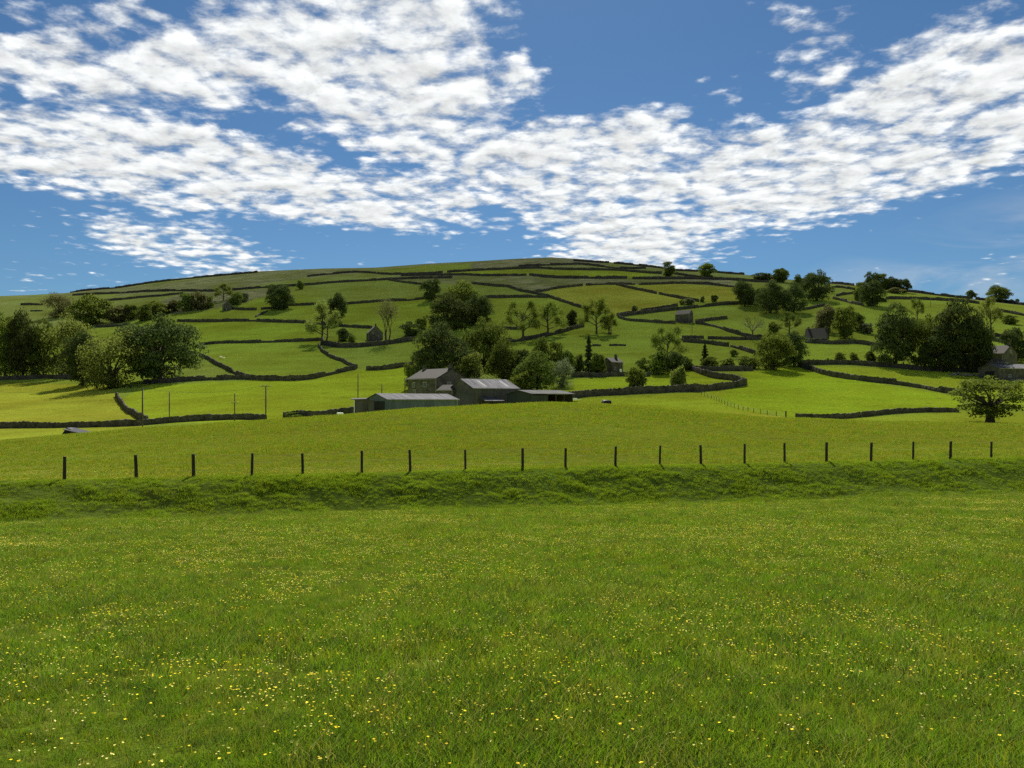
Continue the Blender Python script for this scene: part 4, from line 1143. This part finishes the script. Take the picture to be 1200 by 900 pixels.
rb_ = building('farm_shed', 'long pale roofed farm shed cut by the right edge', 1171, D, 16, 15, 8, hpx(1171,D,431.5), hpx(1165,D,426), M['house_stone'], M['roof_sheet'], 'left', .3, .12, cat='shed', group=HG, doors=[('front', 3.5, 1.2, 2.0, M['dark_board'])],
    windows=[('front', -3.0, 1.7, 1.2, 1.0)])
d_ = MB(); d_.box(-7.56, -7.45, -2.2, 1.2, -1, hpx(1171,D,434.5)); d_.build('doorway', M['black_wrap'], rb_)
# rubble heaps by the far right farm
for (cx, cy, w, lab) in ((1122, 440, 3.0, 'pale stone heap nearest the dark tree mass'), (1136, 441, 3.6, 'pale stone heap left of the far right farm shed'), (1192, 447, 2.6, 'pale stone heap in front of the far right farm shed')):
    x, y, z = ground(cx, cy); r = random.Random(cx); mb = MB()
    for k in range(26):
        a = r.uniform(0, 6.28); q = w*math.sqrt(r.random()); s = r.uniform(.2, .5); px_, py_ = q*math.cos(a), q*.5*math.sin(a); pz = (.9 - .75*q/w) * r.uniform(.3, 1)
        p = [(px_+i*s*r.uniform(.7,1.1), py_+j*s*r.uniform(.7,1.1), pz+k2*s*.6*r.uniform(.7,1.1)) for k2 in (-1, 1) for i, j in ((-1,-1),(1,-1),(1,1),(-1,1))]
        mb.hexa(p)
    o = mb.build('stone_heap', M['rubble']); o.location = (x, y, z); tag(o, lab, 'stone heap', 'stone heaps by the far right farm')

# collapsed dark shed on the crest at left
def wreck():
    x, y, z = place(84, 122); D = 122; k = D / F
    e = empty('collapsed_shed', (x, y, z), math.radians(-8)); tag(e, 'collapsed shed of dark sheeting lying by the hayfield wall', 'shed')
    b = MB(); b.hexa([(-1.3,-1.2,-.4),(1.6,-1.2,-.4),(1.6,1.2,-.4),(-1.3,1.2,-.4),(-.55,-.5,1.25),(.35,-.6,1.0),(.35,.7,1.0),(-.5,.7,1.3)]); b.build('heap', M['black_wrap'], e)
    b = MB(); b.hexa([(-.5,-1.4,.98),(3.2,-1.3,.25),(3.3,1.2,.35),(-.4,1.1,1.2),(-.5,-1.4,1.06),(3.2,-1.3,.33),(3.3,1.2,.43),(-.4,1.1,1.28)]); b.build('fallen_sheet', M['black_wrap'], e)
    b = MB(); b.hexa([(2.4,-.9,-.4),(6.0,-.7,-.4),(6.0,.8,-.4),(2.4,.9,-.4),(2.7,-.6,.45),(5.0,-.5,.5),(5.2,.5,.5),(2.8,.6,.5)]); b.build('debris', M['black_wrap'], e)
wreck()
# dark feed trough heap right of the open shed
def trough():
    x, y, z = place(706, 101)
    e = empty('bale_heap', (x, y, z), math.radians(4)); tag(e, 'black wrapped heap lying in the grass right of the open shed', 'heap')
    z2 = hpx(706, 101, 468.6)
    b = MB(); b.tube([(.15,-.5,z2-.5), (.15,.0,z2-.42), (.95,.1,z2-.42), (1.0,.5,z2-.5)], [.1,.42,.42,.1], 10); b.build('bale', M['black_wrap'], e, True)
    b = MB(); b.hexa([(-1.3,-.4,-.5),(.6,-.5,-.5),(.6,.5,-.5),(-1.3,.4,-.5),(-1.2,-.2,z2-.75),(.6,-.35,z2-.45),(.6,.35,z2-.45),(-1.2,.2,z2-.72)]); b.build('sheet', M['black_wrap'], e)
trough()

# vehicles
def trailer(px, D, yaw, label, L_=2.6, low=False):
    x, y, z = place(px, D); e = empty('trailer', (x, y, z), math.radians(yaw)); tag(e, label, 'trailer')
    b = MB(); b.box(-L_/2, L_/2, -.85, .85, .55, .68); b.box(L_/2, L_/2+.9, -.05, .05, .55, .63); b.build('bed', M['white'], e)
    b = MB(); hh = 1.0 if low else 1.75
    b.hexa([(-L_/2+.02,-.83,.681),(L_/2-.02,-.83,.681),(L_/2-.02,.83,.681),(-L_/2+.02,.83,.681),(-L_/2+.1,-.75,hh),(L_/2-.3,-.75,hh),(L_/2-.3,.75,hh),(-L_/2+.1,.75,hh)]); b.build('body', M['white'], e)
    for sy in (-.95, .95):
        for cx in (-.4, .4):
            w = MB(); w.tube([(cx, sy-.09, .34), (cx, sy+.09, .34)], .33, 12); w.build('wheel', M['tyre'], e)
    return e
trailer(667, ground(667, 471)[1], 4, 'low white trailer parked by the open fronted shed', 4.4, True)
trailer(399, 166, 20, 'white box trailer showing over the ragged wall', 1.6)
def car(px, py):
    x, y, z = ground(px, py); e = empty('parked_car', (x, y, z), math.radians(12)); tag(e, 'white car parked under the trees left of the pine', 'car')
    side = [(-2.1,.35),(-2.1,.85),(-1.25,.95),(-.75,1.45),(.75,1.48),(1.5,.98),(2.1,.82),(2.1,.35)]
    n = len(side); v = [(a, -.85 if b < 1.2 else -.68, b) for a, b in side] + [(a, .85 if b < 1.2 else .68, b) for a, b in side]
    f = [tuple(range(n)), tuple(range(2*n-1, n-1, -1))] + [(i, (i+1) % n + 0, (i+1) % n + n, i + n) for i in range(n)]
    mesh_obj('body', v, f, M['white'], e)
    b = MB(); b.hexa([(-1.05,-.855,.98),(1.25,-.855,.98),(1.25,.855,.98),(-1.05,.855,.98),(-.75,-.72,1.4),(.65,-.72,1.4),(.65,.72,1.4),(-.75,.72,1.4)]); b.build('window', M['glass'], e)
    for cx in (-1.3, 1.3):
        for sy in (-.8, .8):
            w = MB(); w.tube([(cx, sy-.1, .33), (cx, sy+.1, .33)], .33, 12); w.build('wheel', M['tyre'], e)
car(675, 437)

# sheep
def sheep(px, py, yaw, s, label):
    x, y, z = ground(px, py); e = empty('sheep', (x, y, z), math.radians(yaw), (s, s, s)); tag(e, label, 'sheep', 'sheep on the hillside')
    mb = MB()
    mb.tube([(-.55,0,.62),(-.5,0,.64),(-.25,0,.68),(.1,0,.68),(.4,0,.70),(.55,0,.78),(.66,0,.88)], [.12,.25,.31,.32,.28,.19,.12], 10)
    for lx in (-.36, .36):
        for ly in (-.13, .13): mb.tube([(lx,ly,.5),(lx+.02,ly,.25),(lx,ly,-.02)], [.07,.045,.04], 6)
    mb.build('body', M['wool'], e, True)
    hd = MB(); hd.tube([(.62,0,.92),(.74,0,.92),(.90,0,.80),(.93,0,.78)], [.08,.105,.07,.03], 8); hd.tube([(.70,.08,.98),(.68,.2,.97)], [.04,.015], 5); hd.tube([(.70,-.08,.98),(.68,-.2,.97)], [.04,.015], 5)
    hd.build('head', M['sheep_face'], e, True)
sheep(259, 420.5, 160, 1.25, 'white sheep grazing on the slope below the straight wall')
sheep(262.5, 421, 30, .95, 'smaller lamb just right of the white sheep')

# telegraph poles
def pole(px, D, ytop, label, arm=True, yaw=0, arm_drop=.25, D_from=None):
    if D is None: x, y, z = ground(px, D_from)
    else: x, y, z = place(px, D)
    h = EYE + (HZ - ytop) / F * y - z
    e = empty('telegraph_pole', (x, y, z), math.radians(yaw)); tag(e, label, 'pole', 'telegraph poles')
    b = MB(); b.tube([(0,0,-1),(0,0,h*.5),(.02,0,h)], [.15,.135,.11], 8); b.build('pole', M['pole'], e, True)
    if arm:
        b = MB(); b.box(-.95, .95, -.2, -.11, h-arm_drop-.1, h-arm_drop); am = b.build('crossarm', M['pole'], e)
        for cx in (-.85, 0, .85):
            i = MB(); i.tube([(cx,-.155,h-arm_drop-.01),(cx,-.155,h-arm_drop+.12),(cx,-.155,h-arm_drop+.2)], [.03,.06,.03], 6); i.build('insulator', M['white'], am)
    return Vector((x, y, z + h))
pA = pole(167, 132, 454.5, 'nearest pole standing in front of the hayfield wall corner', False)
pole(198.5, 178, 459.5, 'bare pole second from the left in the bright pasture', False)
pole(275, 176, 461, 'pole with a low crossarm in the bright pasture', True, 0, 2.1)
pB = pole(311.5, 140, 451, 'tall pole with a crossarm left of the long shed', True, 0, .2)
pole(419.5, 200, 438.5, 'pole above the left end of the long shed', False)
pole(447.5, 205, 450.5, 'short pole above the roof of the long shed', False)
pole(474.5, 195, 443, 'pole at the left corner of the farmhouse', False)
pole(811, None, 377, 'thin pole below the lone stone barn', False, D_from=394)
pole(1090.5, None, 349.5, 'thin pole in the field above the right tree mass', False, D_from=360)
# overhead cable
def cable(a, b, label):
    P = [a.lerp(b, k/14) - Vector((0, 0, 1.1 * 4 * (k/14) * (1 - k/14))) for k in range(15)]
    mb = MB(); mb.tube([p - a for p in P], .016, 4); o = mb.build('overhead_cable', M['wire']); o.location = a; tag(o, label, 'cable')
xl = (-70 - 600) / F * 128
cable(Vector((xl, 128, pA.z + .3)), pA, 'thin overhead cable reaching the nearest pole from the left')
cable(pA, pB, 'thin overhead cable sagging between the two nearest poles')

# ------------------------------------------------------------------ fences
def main_fence():
    P = [(75.5,535,564),(160,533,564),(227,532,561),(295,531,559),(355,531,558),(424,528,557),(481,527,555),(545.5,527,551.5),(612.5,525,550),(662.5,525,549),
         (721,523,548),(773,522,546.5),(821.5,521.5,546),(872.5,520,544.5),(919.5,519,543),(968.5,518,543),(1020.5,518.5,542.5),(1070,517.5,540),(1113.5,517,539.5),(1161.5,517.5,538)]
    P = [(-20,536,566)] + P + [(1212,516,536.5)]
    x0 = (P[0][0]-600)/F*35
    e = empty('post_fence', (0, 40, float(H(0, 40)))); base = Vector(e.location)
    tag(e, 'wire fence on dark wooden posts along the top of the grassy bank', 'fence')
    tops = []; r = random.Random(3)
    for px, yt, yb in P:
        u = (px-600)/F; Y = (35 + .2422*20.35) / (1 - .2422*u); X = u*Y; z = float(H(X, Y))
        top = EYE + (HZ - yt)/F*Y; h = max(.8, min(1.35, top - z)); tl = r.uniform(-.05, .05)
        s = r.uniform(.050, .066); rot = r.uniform(-.5, .5); c, q = math.cos(rot)*s, math.sin(rot)*s
        ring = lambda zz, k, dx: [(X+dx+(a*c-b*q)*k-base.x, Y+(a*q+b*c)*k-base.y, zz-base.z) for a, b in ((-1,-.6),(-.6,-1),(.6,-1),(1,-.6),(1,.6),(.6,1),(-.6,1),(-1,.6))]
        v = ring(z-.35, 1.05, 0) + ring(z+h*.5, 1.0, tl*.5) + ring(z+h-.015, .95, tl) + ring(z+h, .75, tl)
        f = [(i*8+k, i*8+(k+1)%8, (i+1)*8+(k+1)%8, (i+1)*8+k) for i in range(3) for k in range(8)] + [tuple(range(24, 32))]
        mesh_obj('post', v, f, M['timber'], e)
        tops.append((Vector((X, Y - .07, z)) - base, h, tl))
    for lev in (.32, .62, .93):
        w = MB()
        for (a, ha, ta), (b, hb, tb2) in zip(tops[:-1], tops[1:]):
            pa = a + Vector((ta*lev, 0, ha*lev)); pb = b + Vector((tb2*lev, 0, hb*lev)); mid = pa.lerp(pb, .5) - Vector((0, 0, .03))
            w.tube([pa, mid, pb], .0022, 3, False)
        w.build('wire', M['wire'], e)
main_fence()

def pasture_fence():
    pts = [(822,463),(835,468),(848,473.5),(862,478.5),(880,483),(900,486.5),(921,489)]
    D0 = [ground(*p) for p in pts]
    e = empty('pasture_fence', D0[3]); base = Vector(D0[3]); tag(e, 'faint post and wire fence curving down to the gatepost, centre right', 'fence')
    cum = [0]
    for a, b in zip(D0[:-1], D0[1:]): cum.append(cum[-1] + math.dist(a[:2], b[:2]))
    n = int(cum[-1] / 2.6); prev = None; wire = MB()
    for k in range(n + 1):
        t = cum[-1]*k/n; x = float(np.interp(t, cum, [q[0] for q in D0])); y = float(np.interp(t, cum, [q[1] for q in D0])); z = float(H(x, y))
        p = Vector((x, y, z)) - base; last = k == n
        m = MB(); s = .12 if last else .05; h = 1.35 if last else 1.0
        m.box(p.x-s, p.x+s, p.y-s, p.y+s, p.z-.3, p.z+h); m.build('gatepost' if last else 'post', M['timber'], e)
        if prev is not None:
            for lv in (.4, .7, .95): wire.tube([prev + Vector((0, 0, lv)), p + Vector((0, 0, lv))], .006, 3, False)
        prev = p
    wire.build('wire', M['wire'], e)
pasture_fence()
SKY_STR = .055; SUN_STR = 5.0; EXPOSURE = 1.95
CLOUD = (4.05, 4.15, 4.15); SKY_TINT = (.160, .246, .312)
# ------------------------------------------------------------------ sky with broken cloud
w = bpy.data.worlds.new('World'); scene.world = w; w.use_nodes = True
nt = w.node_tree; nt.nodes.clear()
tc = N(nt, 'ShaderNodeTexCoord'); dirv = tc.outputs['Generated']
sky = nt.nodes.new('ShaderNodeTexSky'); sky.sky_type = 'NISHITA'; sky.sun_disc = False
sky.sun_elevation = SUN_EL; sky.sun_rotation = SUN_AZ
sky.altitude = 200; sky.air_density = 1.0; sky.dust_density = .25; sky.ozone_density = 2.0
sep = N(nt, 'ShaderNodeSeparateXYZ'); L(nt, dirv, sep.inputs[0])
dx, dy, dz = sep.outputs
el = math_n(nt, 'MAXIMUM', dz, .02)
# point where the view ray meets the cloud sheet
el = math_n(nt, 'ADD', el, .09)
cx = math_n(nt, 'DIVIDE', dx, el); cy = math_n(nt, 'DIVIDE', dy, el)
cp = N(nt, 'ShaderNodeCombineXYZ'); L(nt, cx, cp.inputs[0]); L(nt, cy, cp.inputs[1])
CP = cp.outputs[0]
n_cell = noise(nt, CP, 6.6, 9, .62, .22)
n_cell2 = noise(nt, scaled(nt, CP, (1, 1.15, 1)), 21.0, 6, .6, .15)
n_puff = nt.nodes.new('ShaderNodeTexVoronoi'); n_puff.feature = 'SMOOTH_F1'; n_puff.inputs['Scale'].default_value = 14.0
n_puff.inputs['Smoothness'].default_value = .6
wv = nt.nodes.new('ShaderNodeVectorMath'); wv.operation = 'MULTIPLY_ADD'
nz = nt.nodes.new('ShaderNodeTexNoise'); nz.inputs['Scale'].default_value = 9; nz.inputs['Detail'].default_value = 3; L(nt, CP, nz.inputs['Vector'])
L(nt, nz.outputs['Color'], wv.inputs[0]); wv.inputs[1].default_value = (.10, .10, 0); L(nt, CP, wv.inputs[2])
L(nt, wv.outputs[0], n_puff.inputs['Vector'])
puff = maprange(nt, n_puff.outputs['Distance'], .0, .75, 1, 0, False)
# where the banks of cloud lie, as patches of the cloud sheet seen in (x/y, z/y)
ux = math_n(nt, 'DIVIDE', dx, math_n(nt, 'MAXIMUM', dy, .05)); uz = math_n(nt, 'DIVIDE', dz, math_n(nt, 'MAXIMUM', dy, .05))
uv = N(nt, 'ShaderNodeCombineXYZ'); L(nt, ux, uv.inputs[0]); L(nt, uz, uv.inputs[1])
# centre x, centre y, radius x, radius y (photo pixels), tilt (deg, + = falls to the right), weight
BANKS = [
 (215,205,330,50,9,1.15), (400,232,150,34,8,.5), (60,170,150,40,6,.35), (150,45,190,75,6,.62), (345,45,150,80,0,.6), (470,70,150,110,10,.95), (545,15,70,60,0,.4),
 (560,165,140,80,0,.75), (600,215,90,60,0,.4), (20,62,70,30,12,.55), (205,288,160,34,14,.95), (125,255,45,14,10,.4), (40,228,60,12,5,.25),
 (745,235,120,105,-10,1.0), (735,290,90,40,0,.7), (660,190,90,50,0,.35), (870,205,120,60,-5,.55), (1010,165,190,85,-20,.8), (1130,130,150,100,-18,.62), (1010,225,150,40,-14,.6),
 (1150,45,110,60,-20,.5), (930,75,110,42,-30,.6), (620,82,40,26,0,.6), (690,125,70,35,-15,.25), (250,112,270,85,0,.52), (110,110,160,70,0,.2), (1180,190,70,60,0,.3), (800,150,110,50,0,.45),
 (500,295,60,14,0,.22), (345,300,60,10,0,.25), (-150,120,180,120,0,.5), (1400,80,220,120,-15,.6), (400,-150,400,140,0,.6), (1000,-160,300,100,0,.4),
]
HOLES = [(720,50,130,90,0,.5), (60,250,130,26,5,.35), (450,300,150,30,5,.3), (330,262,120,16,9,.3), (620,130,60,30,0,.2), (880,115,60,40,-35,.4), (1090,265,190,48,-12,.55), (330,120,70,24,10,.2), (40,125,50,20,0,.25), (160,35,30,18,0,.5), (915,130,45,22,-25,.3), (855,40,60,60,0,.25),(585,60,22,70,0,.2)]
acc = None
for sgn, lst in ((1, BANKS), (-1, HOLES)):
    for bx, by, rx, ry, tilt, wgt in lst:
        mp = nt.nodes.new('ShaderNodeMapping'); mp.vector_type = 'TEXTURE'
        mp.inputs['Location'].default_value = ((bx-600)/F, (HZ-by)/F, 0)
        mp.inputs['Rotation'].default_value = (0, 0, -math.radians(tilt))
        mp.inputs['Scale'].default_value = (rx/F*1.25, ry/F*1.25, 1)
        L(nt, uv.outputs[0], mp.inputs['Vector'])
        g = nt.nodes.new('ShaderNodeTexGradient'); g.gradient_type = 'SPHERICAL'; L(nt, mp.outputs[0], g.inputs[0])
        k = math_n(nt, 'SMOOTH_MIN', g.outputs['Fac'], .6, .2)
        acc = math_n(nt, 'MULTIPLY_ADD', k, sgn * wgt * 1.25, acc if acc is not None else 0.0)
front = maprange(nt, dy, .02, .2)
mask = math_n(nt, 'ADD', math_n(nt, 'MULTIPLY', math_n(nt, 'SMOOTH_MIN', acc, .92, .25), front), math_n(nt, 'MULTIPLY', math_n(nt, 'SUBTRACT', 1, front), .45))
fld = math_n(nt, 'ADD', math_n(nt, 'MULTIPLY', n_cell, 1.2), math_n(nt, 'MULTIPLY', n_cell2, .62))
fld = math_n(nt, 'MULTIPLY_ADD', puff, .42, fld)       # about .45..1.45
n_wide = noise(nt, CP, 2.6, 3, .5)
dens = math_n(nt, 'ADD', fld, math_n(nt, 'MULTIPLY', mask, .60))
dens = math_n(nt, 'ADD', dens, math_n(nt, 'MULTIPLY_ADD', n_wide, .5, -.25))
cover = maprange(nt, dens, 1.20, 1.70)
thick = maprange(nt, dens, 1.45, 2.05)
# relief: the same cloud sampled a little towards the sun
sh = nt.nodes.new('ShaderNodeVectorMath'); sh.operation = 'ADD'; L(nt, CP, sh.inputs[0]); sh.inputs[1].default_value = (.01, -.05, 0)
n_s = noise(nt, sh.outputs[0], 6.6, 9, .62, .22)
rel = math_n(nt, 'SUBTRACT', n_cell, n_s)
lum = math_n(nt, 'MULTIPLY_ADD', rel, 1.5, 1.0)
lum = math_n(nt, 'ADD', lum, math_n(nt, 'MULTIPLY_ADD', puff, .22, -.12))
lum = math_n(nt, 'MULTIPLY', lum, maprange(nt, thick, 0, 1, 1.04, .93))
lum = math_n(nt, 'MULTIPLY', lum, maprange(nt, n_cell2, .3, .7, .95, 1.05))
CL = 1.0
ccol = nt.nodes.new('ShaderNodeMix'); ccol.data_type = 'RGBA'; ccol.blend_type = 'MULTIPLY'; ccol.inputs[0].default_value = 1
cb_ = N(nt, 'ShaderNodeCombineColor')
for i in range(3): L(nt, lum, cb_.inputs[i])
L(nt, cb_.outputs[0], ccol.inputs[6]); ccol.inputs[7].default_value = (CLOUD[0], CLOUD[1], CLOUD[2], 1)
# thin high veil low on the right
veil_n = noise(nt, scaled(nt, uv.outputs[0], (2.2, 9, 1)), 2.0, 5, .6, .6)
mp = nt.nodes.new('ShaderNodeMapping'); mp.vector_type = 'TEXTURE'; mp.inputs['Location'].default_value = ((1170-600)/F, (HZ-300)/F, 0)
mp.inputs['Rotation'].default_value = (0, 0, math.radians(18)); mp.inputs['Scale'].default_value = (330/F, 75/F, 1); L(nt, uv.outputs[0], mp.inputs['Vector'])
gv = nt.nodes.new('ShaderNodeTexGradient'); gv.gradient_type = 'SPHERICAL'; L(nt, mp.outputs[0], gv.inputs[0])
veil = math_n(nt, 'MULTIPLY', math_n(nt, 'MULTIPLY', gv.outputs['Fac'], front), maprange(nt, veil_n, .35, .7, .0, .55))
tint = nt.nodes.new('ShaderNodeMix'); tint.data_type = 'RGBA'; tint.blend_type = 'MULTIPLY'; tint.inputs[0].default_value = 1
L(nt, sky.outputs[0], tint.inputs[6]); tint.inputs[7].default_value = (*SKY_TINT, 1)
blue = mixc(nt, veil, tint.outputs[2], (CLOUD[0]*.8, CLOUD[1]*.8, CLOUD[2]*.82))
fin = mixc(nt, cover, blue, ccol.outputs[2])
bg = N(nt, 'ShaderNodeBackground', Strength=SKY_STR); L(nt, fin, bg.inputs[0])
out = N(nt, 'ShaderNodeOutputWorld'); L(nt, bg.outputs[0], out.inputs[0])
w.cycles.sampling_method = 'MANUAL'; w.cycles.sample_map_resolution = 512

# ------------------------------------------------------------------ sun, camera, view
sl = bpy.data.lights.new('Sun', 'SUN'); sl.energy = SUN_STR; sl.angle = math.radians(.5); sl.color = (1.0, .955, .89)
so = bpy.data.objects.new('Sun', sl); COL.objects.link(so)
sd = Vector((math.sin(SUN_AZ)*math.cos(SUN_EL), math.cos(SUN_AZ)*math.cos(SUN_EL), math.sin(SUN_EL)))
so.rotation_euler = (-sd).to_track_quat('-Z', 'Y').to_euler(); so.location = (0, 60, 200)

cd = bpy.data.cameras.new('Camera'); cd.sensor_width = 36; cd.lens = F / 1200 * 36
cd.shift_y = (HZ - 450) / 1200; cd.clip_start = .1; cd.clip_end = 20000
co_ = bpy.data.objects.new('Camera', cd); COL.objects.link(co_)
co_.location = (0, 0, EYE); co_.rotation_euler = (math.radians(90), 0, 0)
scene.camera = co_
scene.view_settings.view_transform = 'Standard'; scene.view_settings.look = 'None'
scene.view_settings.exposure = EXPOSURE; scene.view_settings.gamma = 1.0
scene.view_settings.use_curve_mapping = False
scene.render.engine = 'CYCLES'
scene.cycles.max_bounces = 6; scene.cycles.diffuse_bounces = 3; scene.cycles.transmission_bounces = 4
scene.cycles.use_denoising = False; scene.cycles.sample_clamp_indirect = .4; scene.cycles.sample_clamp_direct = 1.5
scene.cycles.caustics_reflective = False; scene.cycles.caustics_refractive = False
